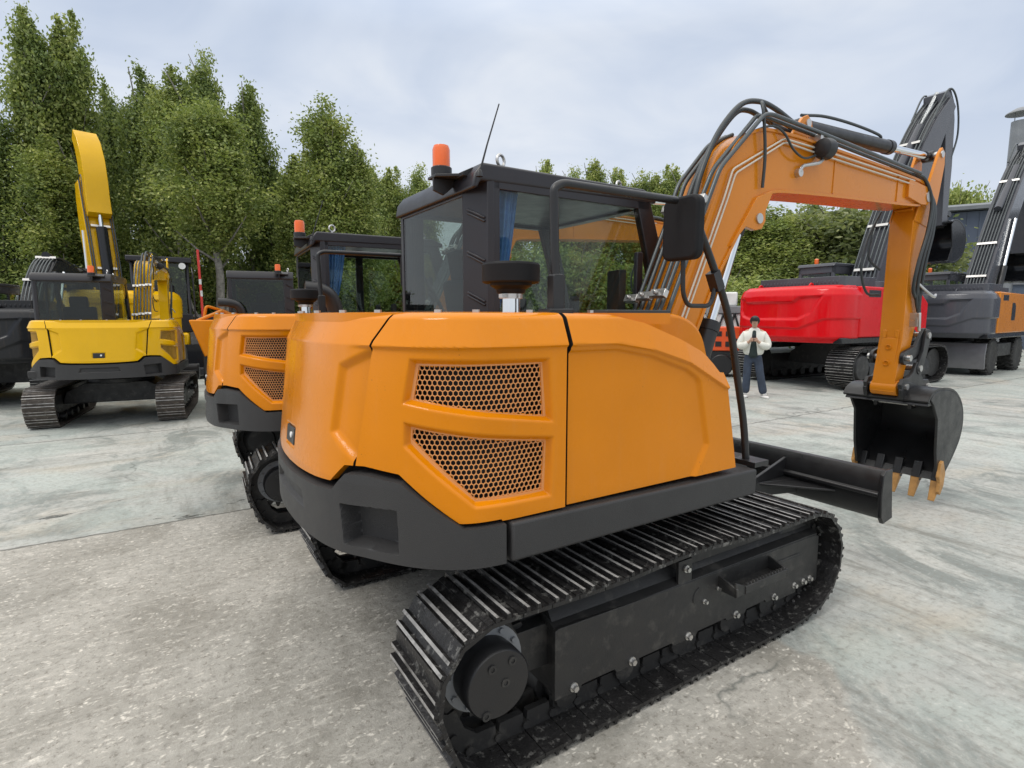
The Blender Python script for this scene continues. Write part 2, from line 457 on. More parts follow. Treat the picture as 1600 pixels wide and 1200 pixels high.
def lerp_pts(a, b, n): return [(a[0] + (b[0] - a[0]) * k / n, a[1] + (b[1] - a[1]) * k / n) for k in range(1, n)]
def compact_loop():
    rear = arc(-1.0, .388, .25, 90, 206, 16); front = arc(1.02, .335, .292, -84, 88, 18)
    top = smoothpath([(front[-1][0], front[-1][1], 0), (.55, .622, 0), (.05, .652, 0), (-.45, .632, 0), (rear[0][0], rear[0][1], 0)], 6)
    p = rear + [(-1.20, .20), (-1.165, .12), (-1.125, .06), (-1.06, .024)] + lerp_pts((-1.06, .024), (.92, .022), 14) + [(.92, .022)] + front + [(q.x, q.y) for q in top[1:-1]]
    return p[::-1]
# ------------------------------------------------------------------ compact excavator, assembled from its parts
BY = -.28                                        # plane of boom, arm and bucket
BOOM_LOW = [(.46, 1.0), (.78, 1.614), (.92, 1.887), (1.069, 2.114), (1.19, 2.29), (1.304, 2.423), (1.39, 2.475), (1.481, 2.503), (1.624, 2.52), (2.207, 2.557), (3.145, 2.603), (3.56, 2.63)]
BOOM_UP = [(.22, 1.0), (.586, 1.717), (.89, 2.342), (1.011, 2.605), (1.085, 2.716), (1.16, 2.778), (1.247, 2.818), (1.34, 2.846), (1.446, 2.858), (1.588, 2.861), (1.919, 2.86), (3.407, 2.815), (3.66, 2.77)]
ARM = [(3.45, 1.03), (3.47, 1.2), (3.528, 1.5), (3.535, 2.05), (3.545, 2.5), (3.62, 2.66), (3.78, 2.86), (3.90, 3.10), (3.96, 3.16), (4.02, 3.12), (4.03, 3.02), (3.97, 2.75), (3.885, 2.45), (3.84, 2.05), (3.80, 1.75), (3.60, 1.12), (3.57, 1.03), (3.51, .99)]
def left_copy(fn):
    def g(): return fn().xf(lambda v: (v[0], -v[1], v[2]))
    return g
def compact(name, label, loc, rz, paintm, meshm, group=None, shoe='shoe', exhaust=False, scale=1, boom=True, interior=True, guard=True):
    T = thing(name, label, 'excavator', loc, rz, group, scale); K = 'compact'
    bo = M['boom_orange'] if paintm is M['orange'] else paintm
    # --- undercarriage
    loop = compact_loop()
    for y in (-.875, .875):
        t = obj('crawler_track', lambda: belt(loop, 45, .41), [M[shoe], M['wear'], M['zinc'], M['frame']], T, key=K, smooth=0)
        t.location = (0, y, 0)
    for sg in (-1, 1):
        def flip(mb): return mb if sg < 0 else mb.xf(lambda v: (v[0], -v[1], v[2]))
        def fr():
            m = MB()
            m.prism([(-.985, .17), (-.985, .445), (-.90, .545), (-.78, .55), (-.78, .17)], -.69, 1.17, 'x')
            side = [(-.706, .165), (-.58, .163), (-.565, .185), (-.385, .185), (-.37, .166), (-.25, .165), (-.235, .185), (-.03, .185), (-.015, .168), (.14, .168), (.155, .188), (.36, .188), (.375, .17), (.52, .17), (.535, .19), (.69, .19), (.705, .173), (1.19, .173), (1.185, .44), (1.15, .452), (.10, .455), (-.69, .468), (-.706, .46)]
            m.prism(side, -1.003, -.983)
            m.span((.007, -.998, .44), (.10, -.982, .57)); m.span((.007, -.98, .53), (.75, -.86, .575))
            m.prism([(-.90, .50), (-1.0, .46), (-1.0, .45), (-.90, .45)], -.70, 1.17, 'x')
            m.span((.82, -.998, .15), (.99, -.96, .19))
            m.rbox((.86, -1.001, .335), (.34, .012, .10), .05, 'y'); m.rbox((.86, -1.003, .335), (.31, .012, .075), .036, 'y')
            m.tube(arc3(.16, -1.004, .36, .05, 100, 200), .004, 6)
            for x in (-.61, -.28, .08, .44, .77): m.lathe([(.09, -.86), (.09, -.78)], (x, 0, .125), 16, 'y'); m.lathe([(.055, -.96), (.055, -.70)], (x, 0, .125), 12, 'y')
            m.span((-1.0, -.93, .28), (-.69, -.82, .46))
            return flip(m)
        f = obj('track_frame', fr, M['frame'], T, bevel=.006, key=K + str(sg))
        BL = []
        if 1:
            for x, z, r in ((-.61, .192, .016), (-.284, .19, .016), (.081, .188, .016), (.44, .188, .016), (.767, .19, .015), (.957, .203, .014), (1.045, .203, .014), (1.108, .205, .014), (.052, .53, .014), (.19, .33, .010), (.29, .37, .008)):
                BL.append(flip(MB().tube([(x, -1.0, z), (x, -1.008, z)], r * 1.25, 12).bolt((x, -1.006, z), r * .85, .018)))
        each('bolt', BL, M['zinc'], f, key=K + str(sg))
        def st():
            m = MB(); m.span((.36, -1.11, .362), (.70, -1.085, .405))
            for i in range(13): m.prism([(.372 + i * .025, .404), (.388 + i * .025, .404), (.380 + i * .025, .419)], -1.108, -1.09)
            for x in (.29, .70): m.prism([(-1.0, .435), (-1.0, .36), (-1.11, .362), (-1.11, .405)], x, x + .012, 'x')
            m.prism([(.29, .36), (.36, .362), (.36, .405), (.29, .435)], -1.105, -1.093)
            m.span((.36, -1.09, .362), (.70, -1.0, .37)); return flip(m)
        obj('step', st, M['frame'], f, bevel=.003, key=K + str(sg))
        def sp():
            m = MB(); n = 21; pr = []
            for k in range(n * 4):
                a = 2 * math.pi * k / (n * 4); r = (.185, .222, .222, .185)[k % 4]; pr.append((-1.0 + r * math.cos(a), .388 + r * math.sin(a)))
            m.prism(pr, -.90, -.865); m.lathe([(.175, -.94), (.17, -.86)], (-1.0, 0, .388), 32, 'y'); m.lathe([(.17, -.87), (.17, -.76), (.13, -.70)], (-1.0, 0, .385), 28, 'y'); m.span((-.98, -.86, .27), (-.66, -.72, .50))
            return flip(m)
        s_ = obj('drive_sprocket', sp, M['frame'], T, key=K + str(sg))
        def sr():
            m = MB(); m.lathe([(.168, -.945), (.168, -.95), (.12, -.952), (.12, -.93)], (-1.0, 0, .388), 36, 'y')
            for k in range(12):
                a = 2 * math.pi * k / 12; m.bolt((-1.0 + .148 * math.cos(a), -.95, .388 + .148 * math.sin(a)), .011, .012)
            return flip(m)
        obj('bolt_ring', sr, M['greybar'], s_, key=K + str(sg))
        def dc():
            m = MB(); m.lathe([(.128, -.93), (.132, -1.0), (.13, -1.055), (.124, -1.062), (.02, -1.064)], (-1.0, 0, .385), 48, 'y'); return flip(m)
        d_ = obj('drive_cover', dc, M['black'], s_, bevel=0, key=K + str(sg), smooth=40)
        DB = []
        if 1:
            for x, z in ((-1.03, .455), (-.945, .46), (-1.055, .285), (-.975, .385)):
                DB.append(flip(MB().lathe([(.017, -1.062), (.017, -1.068), (.009, -1.068), (.009, -1.064)], (x, 0, z), 12, 'y')))
        each('cover_plug', DB, M['frame'], s_, key=K + str(sg))
        def idl():
            m = MB(); m.lathe([(.03, -.95), (.20, -.945), (.235, -.92), (.235, -.83), (.20, -.805), (.03, -.80)], (1.02, 0, .335), 32, 'y'); m.span((.80, -.95, .28), (1.1, -.90, .39)); return flip(m)
        obj('idler_wheel', idl, M['frame'], T, key=K + str(sg))
    def cb():
        m = MB(); m.prism([(-.78, .30), (.78, .30), (.72, .50), (.45, .64), (-.45, .64), (-.72, .50)], -.45, .45, 'x')
        m.lathe([(.50, .62), (.50, .70), (.46, .70), (.46, .80), (.42, .80)], (0, 0, 0), 40); m.span((.42, -.30, .30), (1.05, .30, .52)); return m
    obj('undercarriage', cb, M['frame'], T, bevel=.012, key=K)
    def blade():
        m = MB(); q = [(1.80, .74), (1.772, .70), (1.762, .62), (1.768, .53), (1.80, .45), (1.84, .415), (1.86, .42), (1.82, .46), (1.792, .54), (1.786, .62), (1.795, .69), (1.825, .73), (1.845, .742)]
        m.prism(q, -1.06, 1.06)
        for y in (-1.075, 1.05): m.prism([(1.775, .748), (1.86, .748), (1.862, .70), (1.89, .50), (1.905, .425), (1.79, .405), (1.755, .45), (1.74, .60), (1.75, .72)], y, y + .025)
        m.prism([(1.775, .62), (1.745, .60), (1.745, .58), (1.775, .57)], -1.05, 1.05)
        for s in (-1, 1):
            m.prism([(.95, s * .28), (1.78, s * .52), (1.78, s * .36), (.95, s * .16)], .46, .56, 'z')
            m.prism([(1.30, .56), (1.78, .70), (1.78, .56)], s * .42 - .012, s * .42 + .012)
            m.prism([(1.36, s * .30), (1.78, s * .80), (1.78, s * .30)], .54, .555, 'z')
        m.tube([(.9, 0, .42), (1.74, 0, .56)], .05, 14)
        return m
    b_ = obj('dozer_blade', blade, M['black'], T, bevel=.005, key=K)
    # --- upper structure
    def core():
        m = MB(); s = np.linspace(-.1, S2 + .1, 90); p, n = plan(s); p = p - n * .13
        m.prism([tuple(v) for v in p[(s > .1) & (s < S2 - .6)]] + [(-.6, .88), (-.6, -.10), (-.12, -.10), (-.12, -.84)], .84, 1.64, 'z'); return m
    obj('engine_bay', core, M['inside'], T, key=K, smooth=0)
    def deck(): return MB().span((-1.2, -.80, .82), (.78, .98, .93)).span((.5, -.5, .82), (1.0, -.06, .95))
    obj('turntable_deck', deck, M['bumper'], T, bevel=.01, key=K)
    bump = obj('counterweight', lambda: panel(C(.93), C(S2 - .93), C(.80), bump_top, [recess(POCKET, .085, .008), recess([(S2 - .0, .975), (1.93, .975), (1.90, .90), (2.6, .90), (2.6, .975)], .02, .015)], ns=300, nz=80, off=.016, rim=.09, rimtop=.075, rimbot=.30, extra_s=BT_S + [S2 - x for x in BT_S] + [q for e in (1.33, 1.335, 1.584, 1.601) for d in (-.012, -.008, -.004, 0, .004, .008, .012) for q in (e + d, S2 - e - d)]), M['bumper'], T, key=K, smooth=38)
    for sg in (-1, 1):
        def sk():
            m = MB(); m.prism([(-.908, .80), (.555, .80), (.557, .93), (-.908, .950)], -1.006 if sg < 0 else .80, -.80 if sg < 0 else 1.006); return m
        obj('side_skirt', sk, M['bumper'], T, bevel=.012, key=K + str(sg), segs=3)
        fl = (lambda z: z) if sg < 0 else (lambda z: z)
        if sg < 0:
            fnA = lambda: panel(C(.653), lambda z: sgap(z) - .006, hood_bot, C(1.708), [recess(U_OUT, .031, .026), recess(L_OUT, .031, .026)], [U_IN, L_IN], 190, 150, extra_s=(1.066, 1.068, 1.283, 1.29))
        else:
            fnA = lambda: panel(lambda z: S2 - sgap(z) + .006, C(S2 - .653), hood_bot, C(1.708), [recess(U_OUT, .031, .026), recess(L_OUT, .031, .026)], [U_IN, L_IN], 190, 150, extra_s=(S2 - 1.066, S2 - 1.068, S2 - 1.283))
        pa = obj('vented_side_panel', fnA, [paintm, M['inside']], T, key=K + str(sg), smooth=40)
        for gp, nm in ((U_IN, 'u'), (L_IN, 'l')):
            obj('honeycomb_grille', lambda: grille(gp, -sg), meshm, pa, key=K + str(sg) + nm, smooth=0)
    hood = obj('engine_hood', lambda: panel(lambda z: sgap(z) + .006, lambda z: S2 - sgap(z) - .006, hood_bot, C(1.708), [recess(TAIL, .022, .034), recess([(2.085, 1.21), (2.085, 1.115), (2.6, 1.115), (2.6, 1.21)], .008, .008)], ns=200, nz=130), [paintm, M['inside']], T, key=K, smooth=40)
    def lw():
        m = MB(); s = np.array([2.10, S2 - 2.10, S2 - 2.10, 2.10]); z = np.array([1.125, 1.125, 1.20, 1.20])
        a, b = surf(s, z, np.full(4, -.05)), surf(s, z, np.full(4, .002)); m.add(list(a) + list(b), [(0, 1, 5, 4), (1, 2, 6, 5), (2, 3, 7, 6), (3, 0, 4, 7), (4, 5, 6, 7)])
        return m
    hc = obj('camera_window', lw, M['black'], hood, key=K, bevel=.004)
    obj('camera_lens', lambda: MB().lathe([(.014, -1.45), (.014, -1.474), (.008, -1.476)], (0, -.03, 1.165), 16, 'x'), M['lamp'], hood, key=K)
    def topf(s): return np.interp(s, [-.30, -.268, -.23, -.19, -.027, .196, .395, .645], [1.43, 1.475, 1.513, 1.537, 1.598, 1.668, 1.702, 1.708])
    PB = [(.9, 1.574), (.39, 1.572), (.19, 1.537), (-.034, 1.466), (-.105, 1.425), (-.125, 1.40), (-.198, 1.10), (-.11, .95), (-.11, .8), (.9, .8)]
    fB = lambda: panel(lambda z: np.interp(z, [.95, 1.43, 1.5], [-.407, -.300, -.285]), C(.633), C(.958), topf, [recess(PB, .016, .02)], ns=150, nz=130, rim=.40, rimtop=.40, dark=(0, 1))
    obj('engine_side_door', fB, [paintm, M['inside']], T, key=K, smooth=40)
    def hump():
        q = fillet([(-.1, 1.0, 0), (-.1, 1.70, 0), (.36, 1.708, 0), (.455, 1.684, 0), (.535, 1.642, 0), (.59, 1.578, 0), (.64, 1.45, 0), (.68, 1.0, 0)], .05)
        return MB().prism([(v.x, v.y) for v in q], -.62, -.48)
    obj('valve_cover', hump, paintm, T, bevel=.02, key=K, segs=3)
    def top():
        m = MB(); s = np.linspace(.0, S2 - .58, 120); p, n = plan(s); p = p - n * .10
        m.prism([tuple(v) for v in p] + [(-.58, .80), (-.58, -.12), (-.0, -.12)], 1.66, 1.709, 'z'); return m
    hb = obj('hood_top', top, paintm, T, key=K, smooth=0)
    HB = []
    if 1:
        for s in (.45, .75, 1.0, 1.2, 1.5, 1.75, 2.05, 2.4, 2.7):
            p, n = plan(np.array([s])); q = p[0] - n[0] * .12; HB.append(MB().bolt((q[0], q[1], 1.708), .014, .012, 'z', 1))
    each('hood_bolt', HB, M['zinc'], hb, key=K)
    obj('rubber_pad', lambda: MB().span((-.12, -.62, 1.708), (.32, -.5, 1.726)), M['rubber'], hb, key=K, bevel=.004)
    if guard: intake_and_guard(T, K)
    # --- cab
    cab = obj('cab', cab_frame, M['cabblack'], T, bevel=.008, key=K)
    obj('roof', cab_roof, M['cabblack'], cab, bevel=.075, key=K, segs=6, smooth=45)
    obj('rear_window', lambda: MB().span((-.520, .10, 1.66), (-.514, .97, 2.345)), M['tint'], cab, key=K)
    obj('side_window', lambda: MB().prism([(-.385, 1.0), (.90, 1.0), (.90, 1.80), (.70, 2.40), (-.385, 2.40)], -.052, -.047), M['glass'], cab, key=K)
    obj('windscreen', lambda: MB().prism([(.93, 1.1), (.936, 1.1), (.90, 1.80), (.706, 2.40), (.70, 2.40), (.894, 1.80)], .0, .97), M['glass'], cab, key=K)
    obj('door_window', lambda: MB().prism([(-.40, 1.2), (.86, 1.2), (.86, 1.80), (.68, 2.38), (-.40, 2.38)], 1.008, 1.013), M['glass'], cab, key=K)
    if interior:
        def seat():
            m = MB(); m.rbox((.0, .45, 1.30), (.50, .48, .14), .05, 'y'); m.box((-.27, .45, 1.62), (.13, .46, .62), Matrix.Rotation(R(-10), 3, 'Y')); m.box((-.335, .45, 2.0), (.10, .26, .20), Matrix.Rotation(R(-10), 3, 'Y')); m.span((-.2, .25, .95), (.2, .65, 1.25)); return m
        obj('seat', seat, M['seat'], cab, bevel=.035, key=K, segs=3)
        def cons():
            m = MB(); m.span((-.25, .12, 1.3), (.35, .20, 1.52)); m.span((-.25, .72, 1.3), (.35, .80, 1.52)); m.span((.62, .30, 1.0), (.80, .70, 1.18))
            for y in (.16, .76): m.tube([(.28, y, 1.5), (.30, y, 1.72)], .012, 8); m.rbox((.302, y, 1.77), (.05, .045, .10), .02, 'y')
            m.box((.62, .12, 1.86), (.05, .20, .26), Matrix.Rotation(R(-20), 3, 'Z')); m.tube([(.62, .12, 1.5), (.62, .12, 1.8)], .015, 8)
            return m
        obj('control_console', cons, M['interior'], cab, bevel=.01, key=K)
        def curt():
            V = []; nu, nv = 60, 14
            for i in range(nu):
                for j in range(nv):
                    t = j / (nv - 1); u = i / (nu - 1); w = (.165 - .115 * t ** .8)
                    x = -.375 + u * (w + .02) - .02 * t + .02 * math.sin(t * 3) * u; y = .035 + .014 * math.sin(u * 40 + t) * (1 - .35 * t) + .02 * math.sin(u * 9)
                    V.append((x, y, 2.40 - t * .66))
            return MB().grid(V, nu, nv)
        obj('curtain', curt, M['curtain'], cab, key=K, smooth=60)
    bk = obj('lamp_bracket', lambda: MB().prism([(-.66, .14), (-.66, .24), (-.50, .20), (-.45, .02), (-.50, .02)], 2.425, 2.440, 'z').prism([(-.66, 2.425), (-.66, 2.36), (-.60, 2.34), (-.53, 2.40), (-.53, 2.425)], .165, .18).prism([(-.56, 2.44), (-.50, 2.47), (-.45, 2.44), (-.45, 2.42), (-.56, 2.42)], .02, .12), M['black'], T, bevel=.003, key=K)
    obj('beacon_base', lambda: MB().lathe([(.056, 2.44), (.056, 2.485), (.05, 2.49)], (-.60, .19, 0), 24), M['black'], bk, key=K)
    obj('beacon_lens', lambda: MB().lathe([(.047, 2.487), (.047, 2.58), (.04, 2.60), (.02, 2.605)], (-.60, .19, 0), 24), M['amber'], bk, key=K, smooth=40)
    ant = obj('antenna', lambda: MB().tube([(-.545, -.13, 2.40), (-.50, -.13, 2.545), (-.43, -.13, 2.75)], [.006, .0045, .0035], 8).lathe([(.018, 2.385), (.014, 2.41), (.008, 2.42)], (-.545, -.13, 0), 12), M['black'], T, key=K)
    EY = []
    if 1:
        for x, y in ((-.33, .02), (.62, .12)):
            m = MB(); EY.append(m); m.lathe([(.014, 2.45), (.014, 2.50)], (x, y, 0), 10); m.tube([(x + .030 * math.cos(a * .5236), y + .012 * math.cos(a * .5236), 2.525 + .030 * math.sin(a * .5236)) for a in range(12)], .0085, 8, closed=True)
    each('lifting_eye', EY, M['zinc'], T, key=K, smooth=45)
    if exhaust:
        ep = smoothpath([(-.375, -.25, 1.66), (-.385, -.25, 1.76), (-.43, -.25, 1.87), (-.52, -.25, 1.925), (-.645, -.25, 1.935)] if exhaust == 'rear' else [(-.75, .80, 1.66), (-.76, .81, 1.76), (-.78, .86, 1.86), (-.80, .98, 1.91), (-.80, 1.15, 1.92)], 7)
        obj('exhaust_elbow', lambda: MB().tube(ep, .072, 22, cap=False).tube(ep[:-1] + [ep[-1].lerp(ep[-2], .3)], .064, 22), M['black'], T, key=K + exhaust, smooth=50)
    if boom: front_end(T, K, bo, paintm)
    return T
def intake_and_guard(T, K):
    px, py = -.705, -.675
    pcl = obj('air_precleaner', lambda: MB().lathe([(.04, 1.785), (.058, 1.79), (.062, 1.805), (.086, 1.820), (.088, 1.838), (.112, 1.830), (.119, 1.836), (.1195, 1.902), (.115, 1.910), (.09, 1.914), (.02, 1.917)], (px, py, 0), 44), M['matte'], T, key=K, smooth=28)
    obj('neck', lambda: MB().lathe([(.040, 1.69), (.038, 1.72), (.038, 1.79)], (px, py, 0), 24), M['chrome'], pcl, key=K)
    obj('hose_clamp', lambda: MB().lathe([(.045, 1.768), (.049, 1.768), (.049, 1.787), (.045, 1.787)], (px, py, 0), 24).span((px - .065, py - .035, 1.77), (px - .03, py - .01, 1.785)), M['zinc'], pcl, key=K)
    gy = -.86
    def rail():
        m = MB(); m.tube(fillet([(-.612, gy, 1.72), (-.627, gy, 2.185), (-.585, gy, 2.208), (.06, gy, 2.212)], .075, 7), .0175, 14)
        m.rbox((-.612, gy, 1.785), (.055, .045, .15), .012, 'y'); m.span((-.67, gy - .045, 1.700), (-.555, gy + .04, 1.725)); return m
    g = obj('handrail', rail, M['black'], T, bevel=.004, key=K, smooth=45)
    def post():
        m = MB(); m.tube(smoothpath([(.615, -.90, .93), (.595, -.885, 1.15), (.545, -.872, 1.38), (.463, -.865, 1.68), (.35, -.862, 1.90), (.22, -.862, 2.10)], 6), .0185, 10)
        m.box((.352, -.86, 1.865), (.05, .05, .095), Matrix.Rotation(R(-28), 3, 'Y')); m.span((.565, -.985, .93), (.68, -.85, .955)); m.tube([(.23, -.862, 2.085), (.13, -.86, 2.12)], .010, 8)
        m.tube(fillet([(.117, gy, 1.97), (.125, gy, 1.80), (.16, gy, 1.744), (.325, gy, 1.744), (.352, gy, 1.83)], .045, 6), .011, 10); return m
    po = obj('mirror_post', post, M['black'], T, key=K, smooth=45)
    obj('mirror', lambda: MB().rbox((.11, gy, 2.092), (.055, .205, .285), .042, 'x', 8), M['matte'], po, bevel=.014, key=K, segs=3)
def arc3(x, y, z, r, a0, a1, n=10): return [(x + r * math.cos(R(a0 + (a1 - a0) * k / n)), y, z + r * math.sin(R(a0 + (a1 - a0) * k / n))) for k in range(n + 1)]
def cab_frame():
    m = MB()
    m.prism([(-.525, .10), (-.46, -.06), (-.42, -.065), (-.40, -.03), (-.48, .12)], .95, 2.40, 'z')      # broad rear corner post
    for z in (2.20, 1.98, 1.765):
        d = Vector((.065, -.16, 0)).normalized()
        for k, dz in ((0, 0), (1, -.018)):
            a = Vector((-.513, .065, z + .06 + dz)); b = a + d * .12 + Vector((0, 0, -.055)); nrm = Vector((d.y, -d.x, 0)); nrm = nrm if nrm.x < 0 else -nrm
            m.tube([a + nrm * .001, b + nrm * .001], .0075, 6)
    m.prism([(-.525, .95), (-.46, .95), (-.40, 1.0), (-.40, 1.025), (-.50, 1.02), (-.525, .99)], .95, 2.40, 'z')
    m.span((-.525, .10, 1.55), (-.49, .96, 1.685)); m.span((-.525, .10, 2.33), (-.49, .96, 2.40))
    m.prism([(-.43, .95), (-.385, .95), (-.385, 2.40), (-.43, 2.40)], -.062, -.03)
    for y in (-.062, .975):
        m.prism([(.86, .95), (.96, .95), (.955, 1.4), (.90, 1.85), (.82, 2.15), (.715, 2.43), (.60, 2.43), (.70, 2.12), (.80, 1.75), (.86, 1.4)], y, y + .05)
        m.span((-.45, y, 2.355), (.72, y + .045, 2.42)); m.span((-.45, y, .93), (.93, y + .045, 1.05))
    m.span((.12, .99, 1.0), (.20, 1.022, 2.40)); m.span((-.42, .99, 1.0), (-.36, 1.022, 2.40))
    m.span((.66, -.02, 2.36), (.735, .98, 2.43)); m.span((.90, -.02, .95), (.955, .98, 1.15))
    m.span((-.5, -.03, .93), (.93, .98, .96)); m.span((-.50, .0, .95), (-.46, .98, 1.58)); m.span((-.45, -.06, .95), (.9, -.04, 1.5))
    m.span((-.46, -.0, 2.375), (.70, .98, 2.40))
    m.rbox((.62, -.075, 1.92), (.05, .03, .34), .012, 'y')
    return m
def cab_roof():
    m = MB(); m.prism([(-.55, 2.345), (-.535, 2.42), (-.49, 2.478), (.66, 2.478), (.77, 2.44), (.775, 2.40), (-.50, 2.385), (-.52, 2.345)], -.068, 1.028); return m
def front_end(T, K, bo, paintm):
    y0, y1 = BY - .13, BY + .13
    def boom_mb():
        m = MB(); q = BOOM_LOW + BOOM_UP[::-1]
        low, up = BOOM_LOW, BOOM_UP
        # two side walls made of strips between lower and upper line, then flanges
        def resample(P, n):
            P = np.array(P); L = np.r_[0, np.cumsum(np.linalg.norm(np.diff(P, axis=0), axis=1))]; u = np.linspace(0, L[-1], n)
            return np.stack([np.interp(u, L, P[:, 0]), np.interp(u, L, P[:, 1])], 1)
        n = 70; a = resample([(p.x, p.y) for p in smoothpath([(x, z, 0) for x, z in low], 5)], n); b = resample([(p.x, p.y) for p in smoothpath([(x, z, 0) for x, z in up], 5)], n)
        for y in (y0 + .012, y1 - .012):
            m.add([(p[0], y, p[1]) for p in a] + [(p[0], y, p[1]) for p in b], [(k, k + 1, n + k + 1, n + k) for k in range(n - 1)])
        m.strip([tuple(p) for p in a], y0, y1, -.016); m.strip([tuple(p) for p in b], y0, y1, .016)
        m.lathe([(.10, y0), (.10, y1)], (.34, 0, 1.0), 24, 'y')
        m.prism([(3.30, 2.66), (3.30, 2.80), (3.66, 2.775), (3.72, 2.70), (3.66, 2.63), (3.54, 2.625)], y0 - .012, y1 + .012)
        m.prism([(2.19, 2.565), (2.205, 2.565), (2.215, 2.85), (2.20, 2.85)], y0 + .006, y1 - .006); m.prism([(3.14, 2.61), (3.155, 2.61), (3.165, 2.82), (3.15, 2.82)], y0 + .004, y1 - .004)
        for y in (y0 - .006, y1 - .03):                                   # boom cylinder lug
            m.prism([(1.06, 2.12), (1.20, 2.25), (1.30, 2.235), (1.365, 2.25), (1.40, 2.30), (1.395, 2.36), (1.47, 2.50), (1.30, 2.44)], y, y + .036)
        for y in (BY - .07, BY + .045):                                   # arm cylinder lug
            m.prism([(1.70, 2.86), (2.02, 2.86), (1.97, 3.03), (1.915, 3.065), (1.86, 3.04)], y, y + .025)
        return m
    b = obj('boom', boom_mb, bo, T, key=K, smooth=35, bevel=.003)
    def pin(m, x, z, a, c, r): m.lathe([(r, a), (r, c)], (x, 0, z), 18, 'y')
    PN = [MB() for _ in range(4)]; pin(PN[0], 1.325, 2.31, y0 - .018, y1 + .018, .032); pin(PN[1], 3.66, 2.70, y0 - .02, y1 + .02, .045); pin(PN[2], 1.92, 3.01, BY - .08, BY + .08, .028); pin(PN[3], 3.955, 3.10, BY - .11, BY + .11, .03)
    each('pivot_pin', PN, M['zinc'], b, key=K)
    def arm_mb():
        m = MB(); m.prism(ARM[:6] + ARM[11:], BY - .092, BY + .092)
        for y in (BY - .10, BY + .075): m.prism(ARM[4:13], y, y + .025)
        m.prism([(3.55, 2.60), (3.80, 2.86), (3.90, 2.84), (3.80, 2.5)], BY - .07, BY + .07)
        m.lathe([(.068, BY - .105), (.068, BY + .105)], (3.515, 0, 1.06), 22, 'y')
        m.prism([(3.84, 2.22), (3.98, 2.32), (4.0, 2.40), (3.95, 2.44), (3.88, 2.40)], BY - .05, BY + .05)
        m.prism([(3.466, 1.10), (3.522, 1.50), (3.514, 1.50), (3.458, 1.10)], BY - .066, BY + .066)
        for dy in (-.05, .05): m.prism([(3.522, 1.50), (3.531, 1.57), (3.523, 1.57), (3.514, 1.50)], BY + dy - .016, BY + dy + .016)
        return m
    a_ = obj('arm', arm_mb, bo, T, key=K, smooth=35, bevel=.007)
    each('arm_boss', [MB().lathe([(.024, -.004), (.026, -.014), (.019, -.016), (.015, -.006)], (x, BY, z), 20, 'x') for x, z in ((3.506, 1.42), (3.486, 1.28))], bo, a_, key=K)
    # cylinders
    def cyl(nm, p, q, split, r, rr, parent, rodm='chrome'):
        P, Q = Vector(p), Vector(q); S_ = P.lerp(Q, split)
        c = obj(nm, lambda: MB().cyl(P, S_, r, 24).tube([S_ - (Q - P).normalized() * .05, S_ + (Q - P).normalized() * .012], r * 1.09, 24).lathe([(r * .95, p[1] - r), (r * .95, p[1] + r)], (p[0], 0, p[2]), 18, 'y'), M['black'], parent, key=K, smooth=45)
        obj('rod', lambda: MB().cyl(S_, Q, rr, 18), M[rodm], c, key=K + nm, smooth=45)
        obj('rod_end', lambda: MB().lathe([(rr * 1.6, q[1] - rr * 1.5), (rr * 1.6, q[1] + rr * 1.5)], (q[0], 0, q[2]), 18, 'y').tube([Q - (Q - P).normalized() * .09, Q], rr * 1.3, 14), M['black'], c, key=K + nm, smooth=45)
        return c
    cyl('arm_cylinder', (1.92, BY, 3.01), (3.955, BY, 3.10), .64, .052, .029, T)
    cyl('boom_cylinder', (.80, BY, .98), (1.325, BY, 2.31), .50, .066, .036, T)
    cyl('bucket_cylinder', (3.95, BY, 2.38), (3.86, BY, 1.52), .66, .047, .03, T)
    # linkage + bucket
    def link():
        m = MB()
        for y in (BY - .135, BY + .11):
            m.prism(linkpoly((3.53, 1.33), (3.86, 1.52), .062, .066, -.045), y, y + .03)
            m.prism(linkpoly((3.86, 1.52), (3.75, 1.23), .055, .055, .02), y - .026, y)
        for y in (BY - .155, BY + .125):
            m.prism([(3.43, 1.10), (3.47, 1.15), (3.56, 1.15), (3.64, 1.20), (3.70, 1.285), (3.76, 1.29), (3.81, 1.24), (3.80, 1.17), (3.86, 1.12), (3.96, 1.12), (4.0, 1.06), (3.97, 1.0), (3.86, 1.0), (3.78, .93), (3.74, .87), (3.66, .87), (3.64, .96), (3.56, 1.02), (3.46, 1.03)], y, y + .03)
        m.span((3.60, BY - .12, 1.03), (3.84, BY + .12, 1.09))
        return m
    lk = obj('bucket_linkage', link, M['black'], T, key=K, bevel=.004, smooth=40)
    LP = []
    for x, z in ((3.53, 1.33), (3.86, 1.52), (3.75, 1.23), (3.70, .92), (3.94, 1.06), (3.515, 1.08)):
        m = MB(); pin(m, x, z, BY - .172, BY + .172, .028); LP.append(m)
    each('linkage_pin', LP, M['zinc'], lk, key=K)
    W0, W1 = BY - .345, BY + .345
    shell = [(3.50, .96), (3.56, 1.02), (3.68, 1.055), (3.90, 1.04), (4.06, .985), (4.19, .87), (4.235, .73), (4.20, .58), (4.08, .43), (3.96, .32), (3.875, .245)]
    sp = [(p.x, p.y) for p in smoothpath([(x, z, 0) for x, z in shell], 6)]
